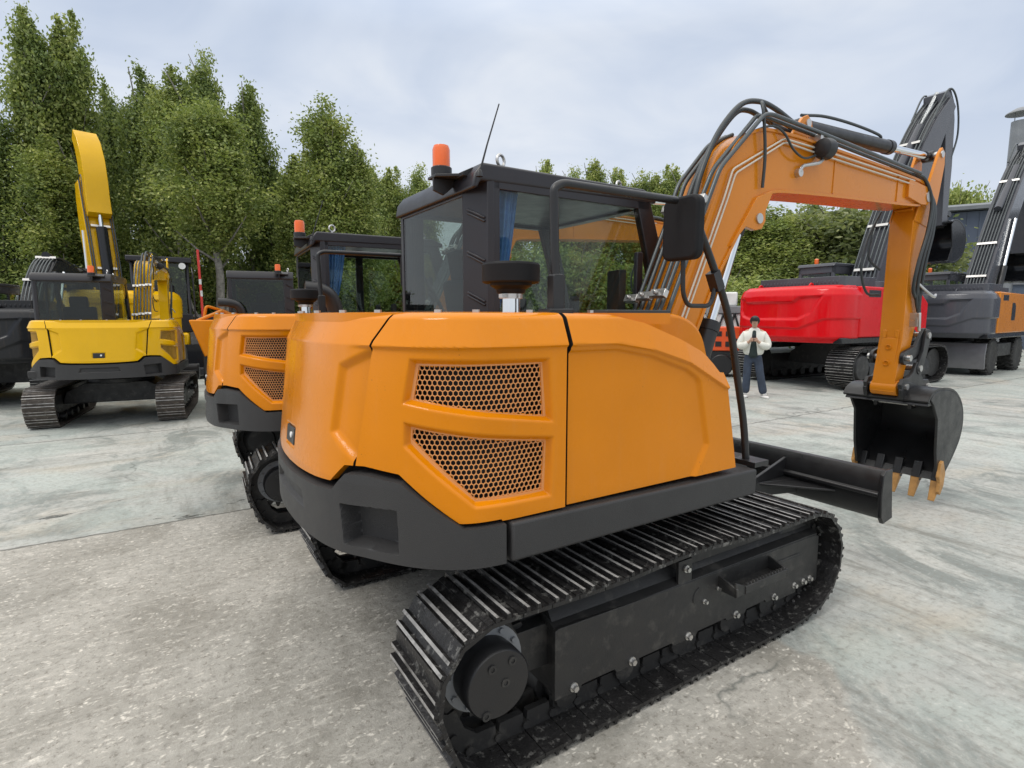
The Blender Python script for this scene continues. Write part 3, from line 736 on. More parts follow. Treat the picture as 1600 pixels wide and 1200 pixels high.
    def bucket_mb():
        m = MB(); m.strip(sp, W0, W1, .018)
        for y in (W0 - .002, W1 - .02):
            m.prism([(3.53, .985)] + sp[6:] + [(3.80, .27), (3.735, .50), (3.70, .80), (3.60, .93)], y, y + .022)
        m.prism([(3.85, .225), (3.89, .235), (3.925, .275), (3.90, .29)], W0 + .01, W1 - .01)
        m.prism([(3.50, .93), (3.53, .99), (3.66, .97), (3.645, .93)], W0 + .01, W1 - .01)
        for y in (BY - .16, BY + .13):
            m.prism([(3.44, 1.05), (3.48, 1.12), (3.56, 1.12), (3.70, 1.09), (3.78, 1.06), (3.86, 1.06), (3.96, 1.02), (3.90, .95), (3.60, .93), (3.47, .97)], y, y + .03)
        return m
    bu = obj('bucket', bucket_mb, M['black'], T, key=K, bevel=.005, smooth=40)
    for i, y in enumerate((W0 + .03, W0 + .188, W0 + .345, W0 + .502, W0 + .66)):
        h = obj('tooth_adapter', lambda: MB().prism([(3.93, .36), (3.90, .37), (3.845, .22), (3.86, .19), (3.905, .19)], y - .035, y + .035), M['black'], bu, key=K + str(i), bevel=.006)
        obj('tooth', lambda: MB().add([(3.845, y - .034, .225), (3.91, y - .034, .21), (3.91, y + .034, .21), (3.845, y + .034, .225), (3.795, y - .026, .05), (3.806, y - .026, .046), (3.806, y + .026, .046), (3.795, y + .026, .05)], [(0, 1, 2, 3), (4, 5, 6, 7), (0, 1, 5, 4), (1, 2, 6, 5), (2, 3, 7, 6), (3, 0, 4, 7)]), M['tooth'], bu, key=K + str(i), bevel=.006)
    for i, y in enumerate((W0 - .026, W1 - .002)):
        obj('side_cutter', lambda: MB().prism([(3.80, .40), (3.84, .42), (3.90, .30), (3.885, .19), (3.83, .11), (3.795, .14), (3.81, .22), (3.775, .28)], y, y + .028), M['tooth'], bu, key=K + str(i), bevel=.004)
    # pipes and hoses
    def off(d):   # line parallel to the boom's back, d above it
        P = [Vector(p) for p in BOOM_UP]; o = []
        for i in range(len(P)):
            t = (P[min(i + 1, len(P) - 1)] - P[max(i - 1, 0)]).normalized(); o.append(P[i] + Vector((-t.y, t.x)) * d)
        return o
    o5 = off(.055); back = [o5[0], o5[1], o5[2]]
    ys = [-.435, -.385, -.335, -.275, -.225, -.175]
    def pipes():
        m = MB(); r = .0135
        for i, y in enumerate(ys):
            k = i % 2
            if i in (2, 3):      # feed the two long hoses
                m.tube([(o5[0].x, y, o5[0].y), (.78, y, 2.34 - .02)], r, 10); continue
            q = [(o5[0].x - .02 * k, y, o5[0].y), (.775 + .0 * k, y, 2.30 + .02 * k), (.90, y, 2.56), (1.30, y, 2.93 + .01 * k), (1.38, y, 2.945), (1.95, y, 2.925), (3.45, y, 2.862)] if i < 2 else [(o5[0].x, y, o5[0].y), (.775, y, 2.32), (.84, y, 2.50), (1.12, y, 2.79), (1.28, y, 2.86)]
            m.tube(fillet(q, .06, 4), r, 10)
        return m
    pi_ = obj('hydraulic_pipes', pipes, M['tubes'], b, key=K, smooth=50)
    def hoses():
        m = MB()
        m.tube(smoothpath([(.78, ys[2], 2.30), (.86, ys[2], 2.55), (1.0, ys[2], 2.80), (1.19, ys[2], 2.99), (1.37, ys[2], 3.05), (1.56, ys[2], 3.04), (1.88, ys[2] + .03, 2.99)], 8), .0165, 12)
        m.tube(smoothpath([(.78, ys[3], 2.30), (.87, ys[3], 2.50), (1.02, ys[3], 2.74), (1.22, ys[3], 2.96), (1.36, ys[3], 3.01), (1.55, ys[3], 2.985), (1.84, ys[3], 2.95)], 8), .0165, 12)
        m.tube(smoothpath([(1.90, BY - .03, 3.07), (2.2, BY - .03, 3.115), (2.6, BY - .03, 3.13), (3.0, BY - .02, 3.125), (3.08, BY, 3.10)], 6), .0105, 10)
        m.tube(smoothpath([(1.34, y0 - .01, 2.50), (1.335, y0 - .02, 2.70), (1.30, y0 - .02, 2.93), (1.33, y0 + .02, 3.02), (1.42, y0 + .05, 3.0), (1.55, y0 + .08, 2.94)], 6), .010, 8)
        m.tube(smoothpath([(1.15, y0 + .02, 2.79), (1.40, y0, 2.885), (1.52, y0 - .02, 2.86), (1.62, y0 - .03, 2.77), (1.75, y0 - .03, 2.735), (1.88, y0 - .03, 2.77)], 6), .0075, 8)
        # loops round the boom-arm joint, on the near side
        for i, (dx, dy) in enumerate(((0, 0), (.05, .035), (.10, .07))):
            m.tube(smoothpath([(3.42 - dx, y0 + .0 + dy, 2.865), (3.58 + dx, y0 - .01 + dy, 2.83), (3.70 + dx, y0 - .025 + dy * .3, 2.66), (3.66 + dx, y0 - .03, 2.42), (3.55 + dx * 1.3, y0 - .025, 2.14), (3.56 + dx * 1.4, y0 + .0, 1.93 - .06 * i), (3.66 + dx, y0 + .01, 1.83 - .1 * i)], 7), .014, 10)
        m.tube(smoothpath([(3.62, y0 + .01, 2.05), (3.66, y0 - .01, 1.85), (3.70, y0 + .005, 1.72)], 6), .010, 8)
        # small loops on the far side
        m.tube(smoothpath([(3.50, y1 + .02, 2.60), (3.36, y1 + .05, 2.35), (3.30, y1 + .05, 2.10), (3.40, y1 + .04, 1.90), (3.54, y1 + .0, 1.88)], 7), .011, 8)
        m.tube(smoothpath([(3.50, y1 + .03, 2.60), (3.45, y1 + .06, 2.40), (3.42, y1 + .05, 2.20), (3.52, y1, 2.10)], 7), .011, 8)
        return m
    obj('hydraulic_hoses', hoses, M['rubber'], b, key=K, smooth=55)
    def lines():
        m = MB(); y = y0 - .006
        for d in (0, .034):
            m.tube(fillet([(.60 + d, y, 1.60), (.975 + d * .9, y, 2.40 - d * .2), (1.045 + d * .8, y, 2.575 - d * .6), (1.55 + d * .3, y, 2.832 - d * .6), (1.90, y, 2.83 - d * .9), (3.40, y, 2.80 - d)], .03, 4), .0062, 8)
        return m
    obj('grease_lines', lines, M['whiteline'], b, key=K, smooth=50)
    CL = []
    if 1:
        for (bx, bz) in ((.795, 2.345), (.50, 1.80)):
            for j, (ya, yb) in enumerate(((ys[0] - .03, ys[1] + .03), (ys[2] - .02, ys[3] + .02), (ys[4] - .025, ys[5] + .025))):
                t = Vector((.437, 0, .9)); c = Vector((bx - .05, (ya + yb) / 2, bz - .012 * j + .02))
                m = MB(); CL.append(m); m.box(c, (.034, yb - ya, .045), Matrix.Rotation(R(26), 3, 'Y')); m.bolt((c.x - .02, c.y, c.z + .01), .012, .022, 'x', -1)
        for x in (1.95, 2.05): CL.append(MB().box((x + .0, y0 + .02, 2.90), (.03, .10, .05)))
        m = MB(); CL.append(m)
        m.box((3.66, y0 + .01, 1.66), (.05, .07, .12)); m.tube([(3.64, y0 - .03, 1.72), (3.66, y0 - .03, 1.56)], .014, 10)
        m.tube(smoothpath([(3.62, y0 + .0, 1.98), (3.70, y0 - .05, 1.90), (3.82, y0 - .06, 1.86), (3.90, y0 - .04, 1.88)], 6), .012, 8)
        for y in (ys[2], ys[3]): CL.append(MB().tube([(.775, y, 2.30), (.80, y, 2.36)], .02, 10))
    each('pipe_clamp', CL, M['zinc'], b, key=K, bevel=.003)
    wl = obj('work_lamp', lambda: MB().lathe([(.03, -.06), (.062, -.05), (.07, -.015), (.07, .02), (.06, .03), (.0, .03)], (0, 0, 0), 24, 'x').xf(lambda v: (v[0] + 1.95, v[1] + y0 - .06, v[2] + 2.815)), M['black'], b, key=K, smooth=40)
    obj('bracket', lambda: MB().tube(fillet([(1.95, y0 - .05, 2.76), (1.90, y0 - .05, 2.72), (1.76, y0 - .015, 2.69), (1.74, y0 - .01, 2.65)], .02, 3), .012, 8).lathe([(.028, y0 - .02), (.028, y0 + .02)], (1.74, 0, 2.645), 14, 'y'), M['zinc'], wl, key=K)
    obj('lens', lambda: MB().lathe([(.056, 2.0 - .02 + .0), (.05, 2.0 - .012)], (0, y0 - .06, 2.815), 20, 'x'), M['lamp'], wl, key=K)
def linkpoly(a, b, ra, rb, bow):
    a, b = Vector(a), Vector(b); d = (b - a).normalized(); n = Vector((-d.y, d.x)); ang = math.atan2(d.y, d.x); out = []
    for k in range(9): t = ang + math.pi / 2 + math.pi * k / 8; out.append((a.x + ra * math.cos(t), a.y + ra * math.sin(t)))
    m = (a + b) / 2 + n * bow; w = min(ra, rb) * .8; out.append((m.x - n.x * w, m.y - n.y * w))
    for k in range(9): t = ang - math.pi / 2 + math.pi * k / 8; out.append((b.x + rb * math.cos(t), b.y + rb * math.sin(t)))
    out.append((m.x + n.x * w, m.y + n.y * w)); return out
# ------------------------------------------------------------------ full-size excavators
def beam(m, pts, y0, y1):
    """box beam along (x, z, height) stations"""
    P = [Vector((p[0], p[1])) for p in pts]; up = []; lo = []
    for i, p in enumerate(P):
        t = (P[min(i + 1, len(P) - 1)] - P[max(i - 1, 0)]).normalized(); n = Vector((-t.y, t.x)); up.append(p + n * pts[i][2] / 2); lo.append(p - n * pts[i][2] / 2)
    n = len(P); V = []
    for y in (y0, y1): V += [(p.x, y, p.y) for p in lo] + [(p.x, y, p.y) for p in up]
    f = []
    for k in range(n - 1):
        f += [(k, k + 1, n + k + 1, n + k), (2 * n + k, 3 * n + k, 3 * n + k + 1, 2 * n + k + 1), (n + k, n + k + 1, 3 * n + k + 1, 3 * n + k), (k, 2 * n + k, 2 * n + k + 1, k + 1)]
    f += [(0, n, 3 * n, 2 * n), (n - 1, 3 * n - 1, 4 * n - 1, 2 * n - 1)]
    m.add(V, f); return m
def beam_off(pts, d):
    P = [Vector((p[0], p[1])) for p in pts]; o = []
    for i, p in enumerate(P):
        t = (P[min(i + 1, len(P) - 1)] - P[max(i - 1, 0)]).normalized(); n = Vector((-t.y, t.x)); o.append(p + n * (pts[i][2] / 2 + d))
    return o
_bp = [(p.x, p.y) for p in smoothpath([(-1.75, -1.38, 0), (-2.1, -1.37, 0), (-2.42, -1.27, 0), (-2.62, -.98, 0), (-2.73, -.5, 0), (-2.76, 0, 0)], 8)]
_bp = np.array(_bp + [(x, -y) for x, y in _bp[-2::-1]])
_bL = np.r_[0, np.cumsum(np.linalg.norm(np.diff(_bp, axis=0), axis=1))]; _bL = _bL - _bL[-1] / 2
_bt = np.gradient(_bp, axis=0); _bt /= np.linalg.norm(_bt, axis=1)[:, None]; _bn = np.stack([-_bt[:, 1] * -1, -_bt[:, 0]], 1)
_bn *= np.sign((_bn * (_bp - [-1.2, 0])).sum(1))[:, None]
def big_cw():
    """counterweight with pressed relief; s runs from the right flank (-) to the left (+)"""
    ns, nz = 170, 70; s = np.linspace(_bL[0], _bL[-1], ns)[:, None] * np.ones((1, nz)); z = np.linspace(1.08, 2.36, nz)[None, :] * np.ones((ns, 1))
    def Q(x, y): return (1.42 - 2.84 * (x - 125) / 835, 2.35 - 1.25 * (y - 310) / 385)
    A = [Q(*p) for p in ((150, 378), (240, 382), (265, 412), (655, 408), (690, 380), (850, 372), (830, 400), (770, 505), (690, 545), (300, 548), (215, 525), (185, 490), (170, 410))]
    Bq = [Q(*p) for p in ((130, 590), (700, 597), (850, 532), (1200, 530), (1200, 720), (130, 720))]
    def sd(poly): return sdf(poly, s, z)
    o = -.05 * sstep(-sd(A), 0, .05) - .03 * sstep(-sd(Bq), 0, .035) - .03 * sstep(z, 2.26, 2.36) - .42 * np.maximum(z - 2.14, 0) - .12 * sstep(z, 1.22, 1.08)
    o = o - .05 * sstep(z, 2.27, 2.36)
    p = np.stack([np.interp(s, _bL, _bp[:, 0]), np.interp(s, _bL, _bp[:, 1])], -1); n = np.stack([np.interp(s, _bL, _bn[:, 0]), np.interp(s, _bL, _bn[:, 1])], -1)
    q = p + n * o[..., None]; V = np.stack([q[..., 0], q[..., 1], z], -1).reshape(-1, 3)
    m = MB(); m.grid([tuple(v) for v in V], ns, nz)
    top = [tuple(V[i * nz + nz - 1]) for i in range(ns)]; bot = [tuple(V[i * nz]) for i in range(ns)]
    m.add(top, [tuple(range(ns))]); m.add(bot, [tuple(range(ns))[::-1]])
    return m
BOOM_HIGH = [(.5, 1.9, .42), (.85, 2.7, .62), (1.4, 3.8, .78), (2.0, 4.9, .82), (2.6, 6.0, .74), (3.1, 6.78, .60), (3.62, 7.45, .36)]
BOOM_LEAN = [(.5, 1.9, .42), (.95, 2.7, .62), (1.7, 3.7, .78), (2.5, 4.8, .80), (3.3, 5.85, .72), (4.0, 6.65, .58), (4.7, 7.3, .36)]
ARM_LEAN = [(4.5, 7.6, .28), (4.7, 7.25, .48), (4.82, 6.8, .50), (4.95, 5.4, .40), (5.05, 3.9, .30)]
ARM_HANG = [(3.42, 7.72, .28), (3.56, 7.42, .48), (3.66, 7.0, .50), (3.80, 5.8, .40), (3.86, 4.2, .30)]
BOOM_UPRIGHT = [(.5, 1.9, .45), (.8, 3.0, .70), (1.2, 4.3, .76), (1.45, 5.3, .6), (1.5, 5.8, .4)]
ARM_FOLD = [(.74, 4.75, .25), (.98, 5.2, .5), (1.10, 5.8, .6), (1.22, 6.4, .54), (1.50, 6.95, .44), (1.85, 7.3, .34)]
def large(name, label, loc, rz, cwm, bodym, boomm, hoodm, group=None, scale=1, wheels=False, boom=BOOM_HIGH, arm=ARM_HANG, shoe='shoe', bucket=True, panelm=None, eyem=None, cyl_i=None, bw=.26, hose_y=(-.2, -.12, -.04, .04, .12, .2)):
    T = thing(name, label, 'excavator', loc, rz, group, scale); K = 'large'
    panelm = panelm or bodym
    if not wheels:
        rear = arc(-1.72, .52, .44, 90, 250, 14); front = arc(1.75, .50, .44, -80, 88, 14)
        top = smoothpath([(front[-1][0], front[-1][1], 0), (.9, .93, 0), (.1, .95, 0), (-.9, .94, 0), (rear[0][0], rear[0][1], 0)], 5)
        p = rear + [(-1.3, .04)] + lerp_pts((-1.3, .04), (1.5, .04), 10) + [(1.5, .04)] + front + [(q.x, q.y) for q in top[1:-1]]; loop = p[::-1]
        for y in (-1.2, 1.2):
            t = obj('crawler_track', lambda: belt(loop, 50, .62, gh=.034, th=.022, groups=(-.05, -.0, .045)), [M[shoe], M['wear'], M['zinc'], M['frame']], T, key=K, smooth=0); t.location = (0, y, 0)
        for sg in (-1, 1):
            def fr():
                m = MB(); a, b = (sg * 1.03, sg * 1.44)
                m.prism([(a, .22), (a, .70), (b - sg * .06, .62), (b, .52), (b, .22)], -1.35, 1.35, 'x')
                m.lathe([(.36, sg * 1.02), (.38, sg * 1.2), (.30, sg * 1.42), (.26, sg * 1.48)], (-1.72, 0, .52), 28, 'y'); m.lathe([(.36, sg * 1.05), (.36, sg * 1.35)], (1.75, 0, .50), 26, 'y')
                for k in range(7): m.lathe([(.12, sg * 1.02), (.12, sg * 1.40)], (-1.2 + k * .4, 0, .18), 14, 'y')
                return m
            obj('track_frame', fr, M['frame'], T, key=K + str(sg), bevel=.012)
        obj('undercarriage', lambda: MB().prism([(-1.05, .45), (1.05, .45), (.95, .75), (.6, .98), (-.6, .98), (-.95, .75)], -.7, .7, 'x').lathe([(.7, .95), (.7, 1.05), (.65, 1.05), (.65, 1.12)], n=36), M['frame'], T, key=K, bevel=.015)
    else:
        def ch():
            m = MB(); m.span((-1.7, -.45, .62), (1.7, .45, .95)); m.lathe([(.7, .92), (.7, 1.05), (.62, 1.05), (.62, 1.12)], n=36)
            for x in (-1.25, 1.25): m.tube([(x, -1.0, .52), (x, 1.0, .52)], .13, 14); m.lathe([(.05, 0), (.22, .05), (.22, .3), (.05, .35)], (x, -.17, .52), 18, 'y')
            m.span((-.7, -1.15, .50), (.7, -.5, .88)); m.span((-.7, .5, .50), (.7, 1.15, .88)); return m
        obj('chassis', ch, M['frame'], T, key=K + 'w', bevel=.015)
        def tyre():
            m = MB(); m.lathe([(.27, -.2), (.36, -.22), (.47, -.20), (.51, -.15), (.515, 0), (.51, .15), (.47, .2), (.36, .22), (.27, .2)], n=40, axis='y')
            for k in range(22):
                a = 2 * math.pi * k / 22
                for s in (-1, 1):
                    b = a + (.14 if s > 0 else 0); m.box((.515 * math.cos(b), s * .105, .515 * math.sin(b)), (.06, .20, .055), Matrix.Rotation(-b, 3, 'Y') @ Matrix.Rotation(s * .5, 3, 'X'))
            return m
        for x in (-1.25, 1.25):
            for sg in (-1, 1):
                w = obj('wheel', tyre, M['tyre'], T, key=K); w.location = (x, sg * 1.0, .52)
                obj('rim', lambda: MB().lathe([(.29, sg * .17), (.26, sg * .12), (.20, sg * .06), (.11, sg * .06), (.10, sg * .16), (.02, sg * .165)], n=28, axis='y'), M['rim'], w, key=K + str(sg))
        obj('dozer_blade', lambda: MB().prism([(-2.02, .92), (-1.98, .93), (-2.05, .60), (-2.0, .22), (-2.06, .20), (-2.12, .55)], -1.25, 1.25).prism([(-1.9, .5), (-1.4, .6), (-1.4, .75), (-1.98, .75)], -.6, -.5).prism([(-1.9, .5), (-1.4, .6), (-1.4, .75), (-1.98, .75)], .5, .6), M['plate'], T, key=K, bevel=.008)
    obj('turntable_deck', lambda: MB().span((-2.35, -1.33, 1.06), (1.65, 1.33, 1.20)), M['coal'], T, key=K, bevel=.02)
    cw = obj('counterweight', big_cw, cwm, T, key=K, smooth=40)
    for y in (-.55, .75):
        obj('lifting_lug', lambda: MB().tube(arc3(-2.35, y, 2.345, .07, -5, 185, 10), .022, 8), eyem or cwm, cw, key=K + str(y), smooth=50)
    def side(sg):
        def f():
            m = MB(); m.prism([(-1.78, 1.20), (1.2 if sg < 0 else .15, 1.20), (1.2 if sg < 0 else .15, 2.0), (.7 if sg < 0 else .1, 2.32), (-1.78, 2.34)], sg * 1.375, sg * .9)
            return m
        return f
    for sg in (-1, 1):
        sp_ = obj('side_panel', side(sg), panelm, T, key=K + str(sg), bevel=.035, segs=3)
        obj('vent', lambda: MB().prism([(-1.5, 2.10), (-1.0, 2.10), (-1.0, 2.26), (-1.5, 2.26)], sg * 1.378, sg * 1.36).prism([(-.6, 1.55), (-.25, 1.55), (-.25, 1.95), (-.35, 2.05), (-.6, 2.05)], sg * 1.382, sg * 1.36), M['coal'], sp_, key=K + str(sg), bevel=.006)
    def hood():
        m = MB(); m.rbox((-1.55, -.15, 2.44), (1.4, 2.1, .24), .12, 'z'); m.rbox((-.55, -.55, 2.38), (1.0, 1.2, .22), .1, 'z')
        for k in range(22): m.span((-2.24, -1.1 + k * .09, 2.40), (-2.262, -1.06 + k * .09, 2.47))
        return m
    obj('engine_cover', hood, hoodm, T, key=K, bevel=.05, segs=3)
    def cabf():
        m = MB(); x0, x1, a, b = .05, 1.72, .36, 1.36
        for x, xt in ((x0, x0), (x1, 1.45)):
            for y in (a, b - .09):
                m.add([(x, y, 1.2), (x + .09, y, 1.2), (x + .09, y + .09, 1.2), (x, y + .09, 1.2), (xt, y, 3.0), (xt + .09, y, 3.0), (xt + .09, y + .09, 3.0), (xt, y + .09, 3.0)], [(0, 1, 2, 3), (4, 5, 6, 7), (0, 1, 5, 4), (1, 2, 6, 5), (2, 3, 7, 6), (3, 0, 4, 7)])
        m.span((x0, a, 1.2), (1.78, b, 1.42)); m.span((x0, a, 1.42), (x0 + .05, b, 2.42))
        for y in (a, b - .05): m.span((x0, y, 1.42), (1.70, y + .05, 1.95)); m.span((.75, y, 1.9), (.84, y + .05, 3.0)); m.span((x0, y, 2.78), (1.5, y + .05, 3.0))
        m.span((x0, a, 2.80), (x0 + .05, b, 3.0)); m.prism([(x0 - .06, 2.98), (x0, 3.07), (1.45, 3.07), (1.62, 2.98)], a - .02, b + .02)
        return m
    cab = obj('cab', cabf, M['cabblack'] if hoodm is not M['slate'] else M['slate'], T, key=K, bevel=.03, segs=3)
    def win():
        m = MB(); m.span((.062, .46, 2.42), (.07, 1.26, 2.80)); m.span((.14, .375, 1.95), (1.5, .38, 2.80)); m.span((.14, 1.335, 1.95), (1.5, 1.34, 2.80)); m.prism([(1.76, 1.42), (1.768, 1.42), (1.50, 2.98), (1.492, 2.98)], .45, 1.27); return m
    obj('cab_windows', win, M['glass'], cab, key=K)
    obj('seat', lambda: MB().span((.45, .65, 1.42), (.95, 1.1, 1.75)).span((.40, .68, 1.75), (.52, 1.07, 2.5)), M['seat'], cab, key=K, bevel=.04)
    obj('beacon', lambda: MB().lathe([(.05, 3.07), (.055, 3.12), (.055, 3.20), (.03, 3.22)], (.2, .95, 0), 16), M['amber'], cab, key=K, smooth=40)
    if boom:
        kb = K + str(len(boom)) + str(boom[-1][0])
        by = -.15; w = bw
        B = obj('boom', lambda: beam(MB(), boom, by - w, by + w), boomm, T, key=kb, bevel=.015, smooth=30)
        A = obj('arm', lambda: beam(MB(), arm, by - bw * .8, by + bw * .8), boomm, T, key=kb, bevel=.012, smooth=30)
        bk = beam_off(boom, .14); n = len(bk); i0 = n // 2 if cyl_i is None else cyl_i
        p, q = Vector((bk[i0].x, by, bk[i0].y)), Vector((arm[0][0], by, arm[0][1])); s_ = p.lerp(q, .62 if cyl_i is None else .86)
        c = obj('arm_cylinder', lambda: MB().cyl(p, s_, .105 if cyl_i is None else .15, 18), M['coal'] if boomm is not M['slate'] else M['slate'], B, key=kb, smooth=45); obj('rod', lambda: MB().cyl(s_, q, .06, 14), M['chrome'], c, key=kb, smooth=45)
        mid = boom[len(boom) // 2]
        for sg in (-1, 1):
            p2, q2 = Vector((1.0, by + sg * .36, 1.35)), Vector((mid[0], by + sg * .36, mid[1])); s2 = p2.lerp(q2, .55)
            c = obj('boom_cylinder', lambda: MB().cyl(p2, s2, .095, 18), M['black'], T, key=kb + str(sg), smooth=45); obj('rod', lambda: MB().cyl(s2, q2, .055, 14), M['chrome'], c, key=kb + str(sg), smooth=45)
        a3, a4 = arm[-2], arm[-1]
        def hos():
            m = MB(); o = beam_off(boom, .05)
            for k, y in enumerate([by + q for q in hose_y]): m.tube(smoothpath([(v.x, y, v.y) for v in o], 4), .022, 8)
            e, t = o[-1], beam_off(arm, .05)
            for k, y in enumerate((by - .3, by + .3)):
                m.tube(smoothpath([(o[-2].x, y * .9, o[-2].y), (e.x - .05, y, e.y + .15), (e.x + .45, y, e.y - .1), (arm[2][0] + .42, y, arm[2][1] - .3), (arm[2][0] + .25, y * .9, arm[2][1] - 1.0)], 6), .024, 8)
            return m
        obj('hydraulic_hoses', hos, M['tubes'], B, key=kb, smooth=50)
        o = beam_off(boom, .06); each('pipe_clamp', [MB().box((o[k].x, by, o[k].y), (.07, .5, .07), Matrix.Rotation(R(25), 3, 'Y')) for k in (1, 2, 4)], M['zinc'], B, key=kb)
        ex, ez = a4[0], a4[1]
        def bkt():
            m = MB(); sh = [(p.x + ex, p.y + ez) for p in smoothpath([(-.12, .05, 0), (.2, .12, 0), (.62, -.05, 0), (.78, -.42, 0), (.62, -.82, 0), (.20, -1.0, 0), (-.12, -.98, 0)], 5)]
            m.strip(sh, by - .5, by + .5, .03)
            for y in (by - .5, by + .47): m.prism([(ex - .1, ez)] + sh[2:] + [(ex + .05, ez - .6)], y, y + .03)
            for y in (-.45, -.15, .15, .45): m.prism([(ex - .05, ez - .97), (ex - .30, ez - 1.0), (ex - .08, ez - 1.06)], by + y - .05, by + y + .05)
            return m
        if bucket: obj('bucket', bkt, M['coal'], T, key=kb, bevel=.01, smooth=40)
        if not bucket: return T
        p3 = Vector((arm[1][0] + .42, by, arm[1][1])); q3 = Vector((ex + .40, by, ez + .35)); s3 = p3.lerp(q3, .6)
        c = obj('bucket_cylinder', lambda: MB().cyl(p3, s3, .08, 16), M['coal'], A, key=kb, smooth=45); obj('rod', lambda: MB().cyl(s3, q3, .05, 12), M['chrome'], c, key=kb, smooth=45)
        obj('linkage', lambda: MB().prism(linkpoly((ex - .02, ez + .4), (ex + .42, ez + .35), .07, .07, .02), by - .22, by - .17).prism(linkpoly((ex + .42, ez + .35), (ex + .3, ez + .02), .07, .07, .0), by - .17, by + .17), M['coal'], A, key=kb, bevel=.008)
    return T
# ------------------------------------------------------------------ trees
def leafmat(name, a, b, c):
    m, nt = newmat(name); t = NT(nt)
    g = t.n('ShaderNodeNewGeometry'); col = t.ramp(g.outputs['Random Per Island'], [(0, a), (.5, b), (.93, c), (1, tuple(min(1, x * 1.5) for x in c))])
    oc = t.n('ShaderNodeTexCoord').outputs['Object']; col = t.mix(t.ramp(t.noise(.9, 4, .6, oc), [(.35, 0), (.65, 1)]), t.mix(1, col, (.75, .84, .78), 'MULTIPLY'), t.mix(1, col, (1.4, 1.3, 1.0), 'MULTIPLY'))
    d = t.n('ShaderNodeBsdfPrincipled'); d.inputs['Roughness'].default_value = .5; d.inputs['Specular IOR Level'].default_value = .4; t.l(col, d.inputs['Base Color'])
    tr = t.n('ShaderNodeBsdfTranslucent'); t.l(t.mix(.5, col, (.30, .36, .06)), tr.inputs[0])
    mx = t.n('ShaderNodeMixShader'); mx.inputs[0].default_value = .42; t.l(d.outputs[0], mx.inputs[1]); t.l(tr.outputs[0], mx.inputs[2])
    o = t.n('ShaderNodeOutputMaterial'); t.l(mx.outputs[0], o.inputs[0]); return m
M['leaf'] = leafmat('poplar_leaves', (.095, .14, .042), (.20, .26, .085), (.35, .395, .17))
M['leaf_dark'] = leafmat('dark_poplar_leaves', (.075, .12, .04), (.15, .205, .07), (.26, .315, .13))
M['leaf_light'] = leafmat('light_poplar_leaves', (.10, .145, .04), (.22, .28, .085), (.38, .42, .18))
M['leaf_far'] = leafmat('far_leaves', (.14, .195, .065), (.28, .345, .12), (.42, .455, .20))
M['leaf_grey'] = leafmat('grey_willow_leaves', (.10, .13, .068), (.19, .225, .12), (.28, .30, .17))
M['bark'] = mat('pale_bark', (.22, .205, .18), .85, bump=.5, bscale=14, nscale=8, var=.35, dirt=((.07, .06, .05), 7, .55, .8))
def crown_mesh(seed, H, prof, base, nlimb, per, leaf, droop=0.0, lean=.55):
    """leaf sprays carried by limbs that climb the trunk; prof(t) gives the crown radius"""
    rnd = np.random.default_rng(seed); C_ = []; W = []
    for k in range(nlimb):
        t = .86 * rnd.random() ** .85; az = rnd.random() * 2 * math.pi; r = prof(t) * (.62 + .55 * rnd.random())
        z0 = base + (H - base) * t; L = r * (.55 + .6 * rnd.random())
        for j in range(4):
            f = (j + 1) / 4; rad = r * f * (.85 + .15 * rnd.random()); zz = z0 + rad * lean * (1.3 if t > .6 else 1) - droop * rad * f
            if zz > H: zz = H - rnd.random() * .3
            C_.append((rad * math.cos(az + .25 * f), rad * math.sin(az + .25 * f), zz)); W.append(.11 + .22 * min(1, prof(t)) * (.5 + .5 * f))
    # the leader
    for k in range(nlimb // 6):
        t = .6 + .4 * k / (nlimb / 6); C_.append((rnd.normal() * .12, rnd.normal() * .12, base + (H - base) * t)); W.append(.16 + .2 * (1 - t))
    for k in range(11):
        az = rnd.random() * 2 * math.pi; t1 = .50 + .47 * rnd.random(); rad = prof(min(.9, t1)) * (.25 + .75 * rnd.random()); top = base + (H - base) * t1 + .25
        for j in range(9): C_.append((rad * math.cos(az) + rnd.normal() * .05, rad * math.sin(az) + rnd.normal() * .05, min(H, top) - j * .21)); W.append(.07 + .030 * j)
    C_ = np.array(C_); W = np.array(W); idx = np.repeat(np.arange(len(C_)), per); n = len(idx)
    P = C_[idx] + rnd.normal(size=(n, 3)) * W[idx][:, None] * np.array([1, 1, 1.15]) * .8
    P = P[P[:, 2] > base * (.6 if base < 4 else .86)]; n = len(P)
    s = leaf * (.6 + .8 * rnd.random(n)); A = rnd.normal(size=(n, 3)); A /= np.linalg.norm(A, axis=1)[:, None]
    Bv = np.cross(A, rnd.normal(size=(n, 3))); Bv /= np.linalg.norm(Bv, axis=1)[:, None]
    v = np.empty((n, 4, 3)); v[:, 0] = P - A * s[:, None]; v[:, 1] = P + Bv * s[:, None] * .55 - A * s[:, None] * .1; v[:, 2] = P + A * s[:, None]; v[:, 3] = P - Bv * s[:, None] * .55 - A * s[:, None] * .1
    me = bpy.data.meshes.new('crown'); me.vertices.add(n * 4); me.vertices.foreach_set('co', v.reshape(-1)); me.loops.add(n * 4); me.loops.foreach_set('vertex_index', np.arange(n * 4))
    me.polygons.add(n); me.polygons.foreach_set('loop_start', np.arange(n) * 4); me.polygons.foreach_set('loop_total', np.full(n, 4)); me.update(); me.validate(); return me
